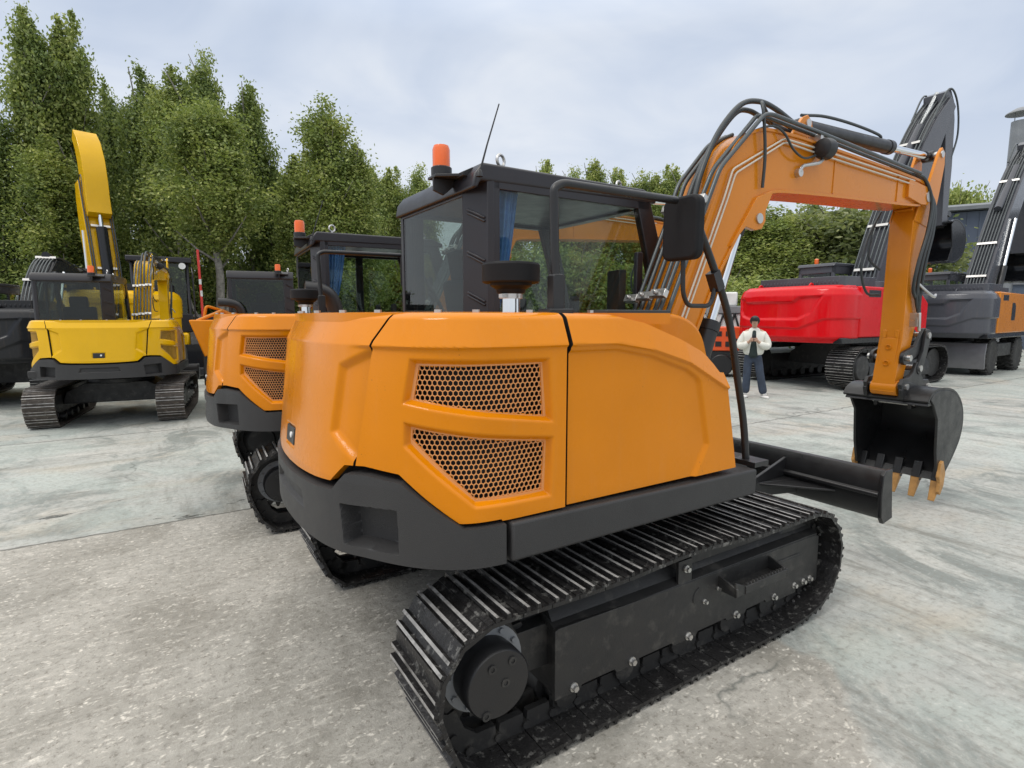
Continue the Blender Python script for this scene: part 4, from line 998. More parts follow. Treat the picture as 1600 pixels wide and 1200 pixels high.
def trunk_mesh(seed, H, r, base, prof):
    rnd = random.Random(seed); m = MB(); pts = [(rnd.uniform(-.06, .06) * i, rnd.uniform(-.06, .06) * i, H * .97 * i / 8) for i in range(9)]; pts[0] = (0, 0, -.05)
    m.tube(smoothpath(pts, 3), [r * (1 - .9 * k / 24) for k in range(25)], 9)
    if base > 3:
        m.tube(smoothpath([(0, 0, 1.0), (-.35, 0, 1.7), (-.75, .1, 2.5), (-.95, .1, 3.6)], 4), [.085 - .0045 * k for k in range(13)], 8)
        m.tube(smoothpath([(.02, 0, 1.5), (.25, -.05, 2.6), (.35, -.1, 4.2)], 4), [.10 - .007 * k for k in range(9)], 8)
    for k in range(16):
        t = .04 + .8 * k / 16; z = base * .8 + (H - base) * t; a = k * 2.4 + rnd.random(); L = prof(min(1, t)) * .85
        i = min(7, int(z / H * 8)); c = Vector(pts[i]).lerp(Vector(pts[i + 1]), (z / H * 8 / .97) - i if i < 8 else 0)
        m.tube([(c.x, c.y, z), (c.x + L * .5 * math.cos(a), c.y + L * .5 * math.sin(a), z + L * .45), (c.x + L * math.cos(a), c.y + L * math.sin(a), z + L * 1.1)], [r * .36 * (1 - t * .7), r * .22 * (1 - t * .7), .012], 6)
    return m
TREES = {}
def poplar(t): return .16 + 1.75 * min(1, (t + .06) / .22) * max(0, 1 - t) ** .72
def column(t): return .14 + 1.15 * min(1, (t + .08) / .25) * max(0, 1 - t) ** .6
def bushy(t): return .5 + 2.1 * math.sin(min(1, t * .9 + .15) * math.pi) ** .7
def proto(kind, seed):
    k = (kind, seed)
    if k not in TREES:
        if kind == 'poplar': H, pr, a = 11., poplar, dict(base=1.3, nlimb=130, per=84, leaf=.058)
        elif kind == 'bare': H, pr, a = 11., poplar, dict(base=5.0, nlimb=110, per=84, leaf=.058)
        elif kind == 'column': H, pr, a = 9.5, column, dict(base=1.2, nlimb=100, per=80, leaf=.058)
        elif kind == 'willow': H, pr, a = 6., bushy, dict(base=.8, nlimb=130, per=80, leaf=.085, droop=.35, lean=.5)
        else: H, pr, a = 4., bushy, dict(base=.35, nlimb=90, per=70, leaf=.085)
        TREES[k] = (H, crown_mesh(seed, H, pr, **a), mesh_of('trunk', trunk_mesh(seed, H, .17 if kind != 'column' else .13, a['base'], pr), [M['bark']], 40))
    return TREES[k]
def tree(kind, seed, x, y, h, w, label, group, leaf='leaf', rz=0, name='poplar_tree', cat='tree'):
    H, cm, tm = proto(kind, seed); T = thing(name, label, cat, (x, y, 0), rz, group); T.scale = (w, w, h / H)
    for nm, me, mt in (('crown', cm, leaf), ('trunk', tm, 'bark')):
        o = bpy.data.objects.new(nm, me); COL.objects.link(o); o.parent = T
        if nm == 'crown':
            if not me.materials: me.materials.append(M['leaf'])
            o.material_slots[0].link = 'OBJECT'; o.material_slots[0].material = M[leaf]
    return T
# ------------------------------------------------------------------ person
def skin_obj(name, chains, m, parent, sub=2, smooth=True):
    """one continuous surface grown along connected joints: chains of (x, y, z, rx, ry) that may share points"""
    V = []; Rr = []; E = []; idx = {}
    for ch in chains:
        prev = None
        for p in ch:
            k = tuple(round(c, 4) for c in p[:3])
            if k not in idx: idx[k] = len(V); V.append(p[:3]); Rr.append((p[3], p[4] if len(p) > 4 else p[3]))
            if prev is not None and prev != idx[k] and (prev, idx[k]) not in E and (idx[k], prev) not in E: E.append((prev, idx[k]))
            prev = idx[k]
    me = bpy.data.meshes.new(name); me.from_pydata(V, E, []); me.materials.append(m)
    o = bpy.data.objects.new(name, me); COL.objects.link(o); o.parent = parent
    md = o.modifiers.new('skin', 'SKIN'); md.use_smooth_shade = True
    if not me.skin_vertices:
        bpy.context.view_layer.objects.active = o; bpy.ops.mesh.customdata_skin_add()
    for i, r in enumerate(Rr): me.skin_vertices[0].data[i].radius = r; me.skin_vertices[0].data[i].use_root = (i == 0)
    s = o.modifiers.new('sub', 'SUBSURF'); s.levels = sub; s.render_levels = sub
    return o
def person(loc, rz):
    T = thing('person', 'person in a white puffer jacket and blue jeans looking down at a phone', 'person', loc, rz)
    skin = mat('skin', (.50, .30, .21), .5, var=.06); hairm = mat('black_hair', (.012, .010, .010), .45); jac = mat('white_jacket_cloth', (.70, .69, .62), .7, nscale=10, var=.05, bump=.3, bscale=22)
    jean = mat('blue_denim', (.035, .048, .075), .8, nscale=9, var=.3, bump=.3, bscale=120); top = mat('dark_green_knit', (.018, .03, .028), .85); shoe = mat('white_trainer', (.72, .70, .67), .5)
    # facing -y; the person's right is -x
    head = [(0, .0, 1.0, .10, .08), (0, .0, 1.18, .12, .09), (0, .0, 1.36, .10, .08), (0, .0, 1.43, .05), (0, -.03, 1.49, .052), (0, -.055, 1.535, .066, .078), (0, -.055, 1.60, .076, .088), (0, -.035, 1.655, .055, .07)]
    legs = [[(0, 0, 1.0, .10, .08), (0, 0, .92, .12, .09), (s * .09, 0, .86, .085), (s * (.10 if s < 0 else .15), -.02, .48, .055), (s * (.11 if s < 0 else .23), .02, .09, .04)] for s in (-1, 1)]
    arms = []
    for s in (-1, 1):
        arms.append([(0, 0, 1.36, .10, .08), (s * .17, .0, 1.35, .055), (s * .235, -.02, 1.09, .042), (s * .10, -.20, 1.15, .031), (s * .055, -.245, 1.19, .024)])
    ch = [head] + legs + arms
    for s in (-1, 1):
        w = (s * .055, -.245, 1.19, .024); p = (s * .045, -.268, 1.215, .026, .016); ch.append([w, p])
        for k in range(4):
            ch.append([p, (s * .040, -.285, 1.232 - k * .017, .0105), (s * .018, -.302 + .004 * k, 1.236 - k * .017, .009), (s * .003, -.292, 1.238 - k * .017, .0075)])
        ch.append([w, (s * .062, -.262, 1.225, .011), (s * .045, -.272, 1.252, .009), (s * .024, -.276, 1.262, .008)])
    def bow(p): k = max(0, p[2] - 1.45); return (p[0], p[1] - k * .38, p[2] - k * .10)
    ch = [[bow(p[:3]) + tuple(p[3:]) for p in c_] for c_ in ch]
    skin_obj('body', ch, skin, T)
    fa = MB()
    fa.add([(-.010, -.135, 1.572), (.010, -.135, 1.572), (0, -.158, 1.566), (0, -.134, 1.60)], [(0, 2, 3), (1, 3, 2), (0, 1, 2)])
    obj('nose', fa.xf(bow), skin, T)
    for s in (-1, 1):
        obj('eye', MB().lathe([(.004, -.1375), (.011, -.134), (.012, -.12)], (s * .030, 0, 1.597), 10, 'y').xf(bow), hairm, T); obj('ear', MB().rbox((s * .080, -.045, 1.585), (.014, .03, .055), .012, 'x').xf(bow), skin, T, bevel=.004)
    obj('mouth', MB().rbox((0, -.128, 1.543), (.04, .012, .008), .004, 'y').xf(bow), mat('lips', (.32, .12, .10), .5), T)
    hb = []; nu, nv = 24, 12
    for i in range(nu):
        for j in range(nv):
            a = 2 * math.pi * i / (nu - 1); b = math.pi * .5 * j / (nv - 1) * 1.0; front = max(0, -math.sin(a)); rr = 1 + .03 * math.sin(a * 9)
            drop = 1.42 if math.sin(a) > -.45 else .84
            bb = b * drop * 1.25
            hb.append((.094 * math.sin(bb) * math.cos(a) * rr, -.048 + .104 * math.sin(bb) * math.sin(a) * rr, 1.605 + .108 * math.cos(bb) * rr))
    obj('hair', MB().grid(hb, nu, nv).xf(bow), hairm, T, smooth=80)
    torso = [(0, .0, .86, .18, .14), (0, .0, .95, .225, .175), (0, .0, 1.15, .225, .175), (0, .0, 1.29, .175, .14), (0, .0, 1.39, .11, .10), (0, -.005, 1.455, .10, .095)]
    slv = [[(0, .0, 1.29, .175, .14), (s * .165, .0, 1.29, .10), (s * .235, -.01, 1.17, .105), (s * .262, -.05, 1.05, .095), (s * .19, -.15, 1.07, .085), (s * .105, -.215, 1.15, .056)] for s in (-1, 1)]
    skin_obj('jacket', [torso] + slv, jac, T)
    skin_obj('sweater', [[(0, -.08, .83, .105, .10), (0, -.115, 1.02, .085, .085), (0, -.09, 1.25, .06, .08), (0, -.045, 1.40, .05, .062)]], top, T)
    skin_obj('jeans', [[(0, 0, .98, .14, .105), (0, 0, .88, .16, .12), (s * .095, 0, .80, .095), (s * (.10 if s < 0 else .155), -.02, .46, .082), (s * (.115 if s < 0 else .235), .015, .07, .088)] for s in (-1, 1)], jean, T)
    for s, x, a in ((-1, -.115, .0), (1, .245, .5)):
        o = obj('shoe', MB().prism([(-.045, .10), (-.05, .0), (-.045, -.12), (.0, -.18), (.045, -.12), (.05, .0), (.045, .10)], .0, .05, 'z').prism([(-.04, .09), (-.042, -.04), (.042, -.04), (.04, .09)], .05, .10, 'z'), shoe, T, bevel=.02, segs=3)
        o.location = (x, .01, 0.0); o.rotation_euler = (0, 0, a)
    ph = obj('phone', MB().rbox((0, -.285, 1.235), (.07, .010, .135), .012, 'y'), M['cabblack'], None, bevel=.002); ph.location = loc; ph.rotation_euler = (0, 0, rz)
    tag(ph, 'dark phone held in both hands by the person in the white jacket', 'phone')
    return T

# ------------------------------------------------------------------ ground
def ground_mat():
    m, nt = newmat('yard_concrete'); t = NT(nt); p = t.n('ShaderNodeBsdfPrincipled'); o = t.n('ShaderNodeOutputMaterial'); t.l(p.outputs[0], o.inputs[0])
    tc = t.n('ShaderNodeTexCoord').outputs['Object']
    mp = t.n('ShaderNodeMapping'); mp.vector_type = 'POINT'; mp.inputs['Rotation'].default_value = (0, 0, -.5667); t.l(tc, mp.inputs['Vector']); uv = mp.outputs[0]   # x along the machines, y across
    sp = t.n('ShaderNodeSeparateXYZ'); t.l(uv, sp.inputs[0]); u, v = sp.outputs[0], sp.outputs[1]
    def stretch(sx, sy):
        q = t.n('ShaderNodeMapping'); q.inputs['Scale'].default_value = (sx, sy, 1); t.l(uv, q.inputs['Vector']); return q.outputs[0]
    big = t.noise(.35, 6, .62, uv); med = t.noise(1.6, 7, .65, uv, .6); fine = t.noise(22, 6, .7, uv); east = t.ramp(t.math('ADD', u, t.math('MULTIPLY', med, 1.5)), [(.0, 0), (1, 1)]); str_ = t.mix(east, t.noise(1, 7, .68, stretch(.55, 5.5)), t.noise(1, 7, .68, stretch(5.5, .7))); strf = t.noise(1, 6, .7, stretch(3, 26))
    # three slabs, each with its own finish
    wob = t.math('MULTIPLY', t.math('SUBTRACT', t.noise(1.1, 6, .6, uv), .5), 1.7)
    wob2 = t.math('MULTIPLY', t.math('SUBTRACT', t.noise(5, 4, .6, uv), .5), .10)
    south = t.math('LESS_THAN', t.math('ADD', v, wob2), 5.25)
    edge = t.math('SUBTRACT', 2.6, t.math('MAXIMUM', t.math('SUBTRACT', 1.3, v), 0)); west = t.ramp(t.math('SUBTRACT', t.math('ADD', u, t.math('MULTIPLY', wob, .32)), edge), [(.0, 1), (.07, 0)])
    brown = t.math('MULTIPLY', south, west)
    pale = t.mix(t.ramp(big, [(.36, 0), (.66, 1)]), (.40, .40, .37), (.36, .395, .375))
    pale = t.mix(t.ramp(med, [(.38, 0), (.7, .75)]), pale, (.50, .49, .45))
    pale = t.mix(t.ramp(str_, [(.36, .85), (.49, 0)]), pale, (.22, .22, .195))
    pale = t.mix(t.ramp(str_, [(.56, 0), (.72, .6)]), pale, (.60, .585, .535))
    pale = t.mix(t.ramp(t.noise(.8, 6, .65, stretch(.8, 1.5)), [(.52, 0), (.66, .55)]), pale, (.43, .38, .30))
    pale = t.mix(t.ramp(t.noise(1.3, 7, .7, stretch(1.0, .7), .8), [(.50, 0), (.60, .85)]), pale, (.20, .22, .205))
    pale = t.mix(t.ramp(t.noise(.6, 6, .6, stretch(.7, 1.0), 1.2), [(.46, 0), (.58, .6)]), pale, (.42, .465, .43))
    brn = t.mix(t.ramp(med, [(.34, 0), (.68, 1)]), (.275, .26, .225), (.45, .43, .385))
    vor = t.n('ShaderNodeTexVoronoi'); vor.inputs['Scale'].default_value = 34; vor.inputs['Randomness'].default_value = 1; va = t.n('ShaderNodeVectorMath'); va.operation = 'MULTIPLY_ADD'; nv = t.n('ShaderNodeTexNoise'); nv.inputs['Scale'].default_value = 16; nv.inputs['Detail'].default_value = 3; t.l(uv, nv.inputs['Vector']); t.l(nv.outputs['Color'], va.inputs[0]); va.inputs[1].default_value = (.09, .12, 0); t.l(stretch(.85, 1.6), va.inputs[2]); t.l(va.outputs[0], vor.inputs['Vector'])
    fl = t.math('MULTIPLY', t.ramp(vor.outputs['Distance'], [(.18, 1), (.40, 0)]), t.ramp(t.noise(9, 6, .7, uv), [(.44, 0), (.60, .9)]))
    brn = t.mix(fl, brn, (.74, .70, .62)); brn = t.mix(t.ramp(strf, [(.56, 0), (.70, .6)]), brn, (.66, .62, .55)); brn = t.mix(t.ramp(t.noise(30, 5, .75, uv), [(.34, .8), (.45, 0)]), brn, (.16, .145, .12))
    c = t.mix(brown, pale, brn)
    c = t.mix(t.ramp(fine, [(.33, .6), (.5, 0)]), c, (.20, .19, .165))
    c = t.mix(t.ramp(fine, [(.58, 0), (.74, .45)]), c, (.76, .74, .68))
    # joints between slabs
    def line(axis, at, w=.010):
        d = t.math('ABSOLUTE', t.math('SUBTRACT', t.math('ADD', axis, wob2 if axis is v else t.math('MULTIPLY', wob2, .4)), at)); return t.ramp(d, [(w, 1), (w * 2.2, 0)])
    j = line(v, 5.25)
    for at in (9.6, 14.2): j = t.math('MAXIMUM', j, line(v, at))
    for at in (-6.2, 13.8, 20): j = t.math('MAXIMUM', j, line(u, at))
    c = t.mix(t.math('MULTIPLY', j, .7), c, (.07, .068, .06))
    # fine cracks
    vc = t.n('ShaderNodeTexVoronoi'); vc.feature = 'DISTANCE_TO_EDGE'; vc.inputs['Scale'].default_value = .33
    wv = t.n('ShaderNodeVectorMath'); wv.operation = 'ADD'; nz = t.n('ShaderNodeTexNoise'); nz.inputs['Scale'].default_value = 1.6; nz.inputs['Detail'].default_value = 6; t.l(uv, nz.inputs['Vector']); t.l(uv, wv.inputs[0]); t.l(nz.outputs['Color'], wv.inputs[1]); t.l(wv.outputs[0], vc.inputs['Vector'])
    ck = t.math('MULTIPLY', t.ramp(vc.outputs['Distance'], [(.0018, 1), (.006, 0)]), t.ramp(t.noise(.5, 3, .5, uv), [(.5, 0), (.6, .7)]))
    c = t.mix(ck, c, (.09, .10, .09))
    # oil and wet patches by the joint
    wet = t.ramp(t.noise(1, 6, .6, stretch(1.5, 4.6)), [(.625, 0), (.64, .85)])
    near = t.math('MULTIPLY', t.ramp(t.math('ABSOLUTE', t.math('SUBTRACT', v, 5.9)), [(.7, 1), (1.0, 0)]), t.ramp(t.math('SUBTRACT', u, .4), [(.0, 1), (1, 0)]))
    wet = t.math('MULTIPLY', wet, near)
    c = t.mix(wet, c, (.075, .08, .075)); t.l(c, p.inputs['Base Color'])
    r = t.ramp(med, [(.3, .45), (.7, .78)]); t.l(t.mix(wet, r, .2), p.inputs['Roughness']); p.inputs['Specular IOR Level'].default_value = .4
    b = t.n('ShaderNodeBump'); b.inputs['Strength'].default_value = .5; b.inputs['Distance'].default_value = .012
    h = t.math('ADD', t.math('MULTIPLY', fine, 1.0), t.math('MULTIPLY', t.noise(90, 3, .6, uv), .45)); h = t.math('SUBTRACT', h, t.math('MULTIPLY', j, .8)); t.l(h, b.inputs['Height']); t.l(b.outputs[0], p.inputs['Normal'])
    return m
gr = MB(); n = 24
gr.grid([(x, y, 0) for x in np.linspace(-260, 260, n) for y in np.linspace(-120, 400, n)], n, n)
g_ = tag(obj('ground', gr, ground_mat(), smooth=0), None, None, kind='structure'); g_['label'] = 'pale stained concrete yard with slab joints'

# ------------------------------------------------------------------ machines
compact('orange_excavator', 'large orange excavator in the foreground with black cab, raised boom and open bucket', (.228, 3.274, 0), .5667, M['orange'], M['mesh'], 'compact excavators parked in the yard')
compact('orange_excavator', 'orange excavator just behind the foreground one, its black exhaust elbow beside the blue curtain', (-1.43, 5.615, 0), .505, M['orange'], M['mesh'], 'compact excavators parked in the yard', exhaust='rear')
compact('yellow_excavator', 'yellow excavator seen from behind, at the left between black and orange machines', (-6.70, 9.48, 0), 2.0, M['yellow'], M['ymesh'], 'compact excavators parked in the yard', shoe='shoe_dry', guard=False, scale=.95)
compact('orange_excavator', 'orange excavator furthest back, only its black cab showing behind the second orange one', (-4.25, 10.75, 0), 1.96, M['orange'], M['mesh'], 'compact excavators parked in the yard', exhaust='left', boom=False, guard=False)
large('red_excavator', 'big red excavator with a dark grey boom, behind the bucket of the foreground machine', (8.6, 14.5, 0), .52, M['red'], M['slate'], M['slate'], M['slate'], 'full size excavators around the yard', panelm=M['red'], bw=.34, hose_y=(-.27, -.18, -.06, .06, .18, .27))
large('wheeled_excavator', 'dark grey wheeled excavator with an orange side panel at the right edge', (14.0, 17.5, 0), .62, M['slate'], M['slate'], M['slate'], M['slate'], 'full size excavators around the yard', wheels=True, panelm=M['boom_orange'], boom=BOOM_LEAN, arm=ARM_LEAN, bw=.30)
large('yellow_excavator', 'yellow excavator with its boom raised high in front of the trees', (-12.25, 17.0, 0), 2.4, M['yellow'], M['yellow'], M['yellow'], M['coal'], 'full size excavators around the yard', boom=BOOM_UPRIGHT, arm=ARM_FOLD, bucket=False, shoe='shoe_dry', bw=.38, hose_y=(-.35, -.29, .29, .35), cyl_i=0)
large('black_excavator', 'black excavator cut off by the left edge, beside the yellow one', (-10.3, 11.6, 0), 1.96, M['coal'], M['coal'], M['coal'], M['coal'], 'full size excavators around the yard', scale=.77, boom=[(.5, 1.9, .5), (1.3, 2.9, .7), (2.2, 3.5, .75), (3.6, 3.5, .6), (4.6, 3.3, .4)], arm=[(4.5, 3.7, .3), (4.6, 3.3, .5), (4.4, 2.2, .45), (4.2, 1.3, .3)])
person((4.98, 11.45, 0), -.42)
# ------------------------------------------------------------------ yard furniture
wl = MB(); wl.span((-.5, 0, 0), (9, .3, 1.62)); wl.span((-.6, -.06, 1.62), (9.1, .36, 1.72))
w_ = obj('concrete_wall', wl, mat('wall_concrete', (.25, .25, .25), .8, bump=.4, bscale=25, dirt=((.12, .12, .115), 2, .5, .6)), bevel=.01); w_.location = (-10.5, 19.0, 0); w_.rotation_euler = (0, 0, .06)
tag(w_, 'low grey concrete wall with a pale coping behind the yellow excavator', 'wall')
po_ = thing('marker_pole', 'thin red pole with white bands standing before the pale tree trunk', 'pole', (-9.15, 16.6, 0))
obj('pole', MB().tube([(0, 0, 0), (-.05, 0, 3.6)], .035, 10), M['signred'], po_); each('white_band', [MB().tube([(-.024, 0, 2.25), (-.026, 0, 2.42)], .037, 10), MB().tube([(-.035, 0, 2.6), (-.037, 0, 2.75)], .037, 10)], M['white'], po_)
fe = thing('fire_extinguisher', 'red fire extinguisher standing in the cab of the second orange excavator', 'extinguisher', (-.78, 6.25, .96)); fe.rotation_euler = (0, 0, .5)
obj('cylinder', MB().lathe([(.07, .2), (.075, .22), (.075, .84), (.06, .91), (.02, .94)]), M['red'], fe, smooth=40); obj('valve', MB().lathe([(.02, .93), (.02, .97)]).span((-.07, -.015, .97), (.06, .015, 1.0)).tube([(.03, 0, .96), (.09, 0, .9), (.095, 0, .6)], .012, 8), M['black'], fe)
bx = thing('steel_hopper', 'orange steel hopper with pipes on top, left of the second orange excavator', 'hopper', (-5.15, 9.75, 0), .5)
obj('hopper_body', MB().prism([(-.42, 1.62), (.45, 1.62), (.38, 1.22), (-.22, 1.0)], -.35, .35), M['orange'], bx, bevel=.02); obj('stand', MB().span((-.25, -.25, .5), (.35, .25, 1.08)).span((-.2, -.3, 0), (.3, .3, .5)), M['black'], bx, bevel=.02)
obj('pipework', MB().tube(fillet([(-.2, 0, 1.6), (-.15, 0, 1.86), (.1, .1, 1.78), (.2, .1, 1.62)], .06), .025, 8).tube([(-.3, -.2, 1.6), (.1, -.2, 1.78), (.4, -.2, 1.62)], .03, 8).span((-.05, -.1, 1.62), (.35, .15, 1.74)), M['boom_orange'], bx)
tk = thing('white_truck', 'white truck with a dark lattice front, half hidden behind the red excavator', 'truck', (7.1, 18.2, 0), -.3)
obj('cab', MB().span((-.9, -.9, .55), (.9, .9, 1.75)).span((-.45, -.6, 1.98), (.15, .5, 2.42)), M['white'], tk, bevel=.05); obj('roof_bar', MB().span((-1.0, -.95, 1.75), (.95, .95, 1.98)), M['greybar'], tk, bevel=.02)
def lat():
    m = MB()
    for k in range(6): m.tube([(-.9 + k * .32, -.93, .7), (-.58 + k * .32, -.93, 1.75)], .03, 6).tube([(-.58 + k * .32, -.93, .7), (-.9 + k * .32, -.93, 1.75)], .03, 6)
    return m
obj('lattice', lat, M['black'], tk)
for x in (-.6, .6):
    w = obj('wheel', lambda: MB().lathe([(.2, -.12), (.4, -.12), (.42, 0), (.4, .12), (.2, .12)], n=24, axis='y'), M['tyre'], tk); w.location = (x, -.8, .42)
ro = thing('compactor', 'red orange machine end with dark slots, seen behind the mirror post', 'machine', (6.0, 15.6, 0), -.35)
obj('slotted_body', MB().span((-.45, -.35, .72), (.35, .5, 1.38)), M['redorange'], ro, bevel=.03)
each('slot', [MB().span((-.28, -.36, 1.12), (-.12, -.34, 1.26)), MB().span((-.02, -.36, 1.12), (.14, -.34, 1.26)), MB().span((-.28, -.36, .84), (-.12, -.34, .98)), MB().span((-.02, -.36, .84), (.14, -.34, .98)), MB().span((.2, -.36, 1.0), (.34, -.34, 1.06))], M['black'], ro)
obj('chassis', MB().span((-.5, -.3, .2), (.6, .6, .72)).lathe([(.3, -.35), (.32, -.2), (.3, -.1)], (-.1, 0, .32), 20, 'y'), M['black'], ro, bevel=.02)
lo = thing('wheel_loader', 'wheel loader with a black cab mostly hidden behind the yellow excavator', 'loader', (-10.45, 16.8, 0), 5.25)
def lcab():
    m = MB()
    for x, xt in ((-.7, -.7), (.75, .55)):
        for y in (-.72, .64): m.add([(x, y, 1.3), (x + .08, y, 1.3), (x + .08, y + .08, 1.3), (x, y + .08, 1.3), (xt, y, 3.2), (xt + .08, y, 3.2), (xt + .08, y + .08, 3.2), (xt, y + .08, 3.2)], [(0, 1, 2, 3), (4, 5, 6, 7), (0, 1, 5, 4), (1, 2, 6, 5), (2, 3, 7, 6), (3, 0, 4, 7)])
    m.span((-.72, -.74, 1.2), (.85, .74, 1.75)); m.span((-.8, -.8, 3.2), (.85, .8, 3.36)); return m
lc = obj('cab', lcab, M['cabblack'], lo, bevel=.03); obj('cab_windows', MB().span((.60, -.62, 1.75), (.62, .62, 3.2)).span((-.62, -.71, 1.75), (.55, -.70, 3.2)).span((-.62, .70, 1.75), (.55, .71, 3.2)), M['tint'], lc)
obj('work_lamp', MB().lathe([(.02, .84), (.09, .86), (.09, .95)], (0, .55, 3.1), 14, 'x'), M['lamp'], lc); obj('handrail', MB().tube(fillet([(.9, .78, 1.3), (1.0, .8, 1.5), (1.0, .8, 2.9), (.8, .78, 3.1)], .1), .022, 8), M['black'], lc)
obj('body', MB().span((-2.6, -.65, .7), (-.72, .65, 1.75)).span((-.72, -.6, .6), (1.6, .6, 1.2)), M['yellow'], lo, bevel=.06); obj('bucket', MB().prism([(2.1, .9), (1.9, .2), (2.9, .12), (2.0, .1), (1.75, .5)], -1.1, 1.1), M['coal'], lo)
for x in (-1.5, 1.2):
    for y in (-.85, .85):
        w_l = obj('wheel', lambda: MB().lathe([(.25, -.22), (.58, -.22), (.62, -.1), (.62, .1), (.58, .22), (.25, .22)], n=28, axis='y'), M['tyre'], lo, key='loader'); w_l.location = (x, y, .62)
# factory hall and its chimney
fh = thing('factory_building', 'long dark blue factory hall with a window band behind the wheeled excavator', 'building', (19.6, 31.0, 0), -.52)
bw = mat('blue_cladding', (.075, .095, .135), .5, nscale=.6, var=.2)
obj('wall', MB().span((0, 0, 0), (34, 12, 6.9)), bw, fh)
def ribs():
    m = MB()
    for k in range(68): m.span((k * .5 + .02, -.03, 4.95), (k * .5 + .10, -.002, 6.85))
    return m
obj('cladding_ribs', ribs, bw, fh)
obj('roof', MB().prism([(-.5, 6.95), (-.5, 7.12), (6, 8.2), (12.5, 7.12), (12.5, 6.95)], -.4, 34.4, 'x'), mat('grey_roof', (.16, .17, .18), .6), fh)
obj('white_ledge', MB().span((-.02, -.10, 4.72), (34, -.004, 4.86)).span((-.02, -.10, 3.2), (34, -.004, 3.32)), M['plate'], fh)
for k in range(11):
    w = obj('window', MB().span((.6 + k * 3, -.06, 3.5), (3.2 + k * 3, -.004, 4.6)), M['cabblack'], fh); obj('pane', MB().span((.68 + k * 3, -.072, 3.58), (1.86 + k * 3, -.062, 4.52)).span((1.94 + k * 3, -.072, 3.58), (3.12 + k * 3, -.062, 4.52)), mat('window_pane', (.12, .15, .18), .08) if k == 0 else bpy.data.materials['window_pane'], w)
cm_ = thing('chimney', 'tall grey metal chimney with a rain cap above the dark booms', 'chimney', (24.6, 28.2, 0))
obj('flue', MB().lathe([(.36, 0), (.36, 11.0)], n=28), mat('flue_steel', (.23, .24, .25), .45, .3), cm_, smooth=40); obj('rain_cap', MB().lathe([(.62, 11.35), (.6, 11.4), (.25, 11.6), (.02, 11.65)], n=28).tube([(.3, 0, 11), (.3, 0, 11.4)], .02, 6).tube([(-.3, 0, 11), (-.3, 0, 11.4)], .02, 6).tube([(0, -.3, 11), (0, -.3, 11.4)], .02, 6), M['greybar'], cm_, smooth=40)
obj('flue_bands', lambda: [m for m in [MB()] for k in range(7) if m.lathe([(.365, 6.6 + k * .22), (.39, 6.66 + k * .22), (.39, 6.72 + k * .22), (.365, 6.78 + k * .22)], n=24) is None or k == 6][0], M['zinc'], cm_, smooth=40)
# ------------------------------------------------------------------ trees
G1 = 'tall poplars behind the left machines'; G2 = 'distant poplars along the horizon'; G3 = 'bushes under the poplars'; G4 = 'trees behind the boom'
for i, (kind, sd, px, top, D, w, lab, lf) in enumerate((
    ('column', 1, 40, 8, 20, 1.0, 'tallest poplar, at the upper left corner above the yellow excavator', 'leaf'),
    ('column', 2, 103, 28, 20.5, .95, 'second tallest poplar, with a single narrow top right of the tallest', 'leaf'),
    ('poplar', 3, -30, 150, 19, .85, 'poplar cut off by the left edge', 'leaf_dark'),
    ('poplar', 4, 78, 215, 19.0, .95, 'broad poplar below the two tallest tops', 'leaf_light'),
    ('column', 2, 172, 142, 22.5, .85, 'poplar showing in the dip between the two tall groups', 'leaf_dark'),
    ('poplar', 1, 218, 102, 21.0, .85, 'round topped poplar first of the middle left group', 'leaf_dark'),
    ('poplar', 4, 268, 105, 20.0, .9, 'poplar beside the thin leading spire of the middle left group', 'leaf'),
    ('column', 5, 312, 72, 21, .85, 'poplar with a thin leading spire, highest of the middle left group', 'leaf'),
    ('bare', 2, 322, 165, 17.8, 1.0, 'poplar with the pale forked trunk behind the red pole', 'leaf_light'),
    ('column', 1, 384, 126, 22, 1.0, 'dark poplar at the right end of the middle left group', 'leaf_dark'),
    ('column', 5, 425, 240, 22.5, .7, 'low poplar in the gap left of the conical one', 'leaf_dark'),
    ('poplar', 3, 508, 150, 20, 1.0, 'conical poplar standing free left of the foreground cab', 'leaf_light'),
    ('column', 2, 468, 245, 20.5, .9, 'left shoulder poplar beside the conical one', 'leaf'),
    ('column', 1, 552, 222, 20.5, .9, 'right shoulder poplar beside the conical one', 'leaf_light'),
    )):
    r = Vector(((px - 800) / 867.5, 1, 0)); x = r.x * D * (1 + .1234 * (492 - top) / 867 * .0); z = 1.7 + D * math.tan(math.atan((600 - top) / 867.5) - .1234) * math.cos(math.atan((600 - top) / 867.5)) ** 0
    x = (px - 800) / 867.5 * (D * math.cos(.1234) + (1.7 - z) * math.sin(.1234) * 1.0)
    tree(kind, sd, x, D, z + .1, w, lab, G1, lf, rz=i * 1.7)
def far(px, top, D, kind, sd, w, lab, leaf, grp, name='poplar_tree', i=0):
    z = 1.7 + D * math.tan(math.atan((600 - top) / 867.5) - .1234); x = (px - 800) / 867.5 * (D * math.cos(.1234) + (1.7 - z) * math.sin(.1234)); tree(kind, sd, x, D, z, w, lab, grp, leaf, rz=i * 2.3, name=name)
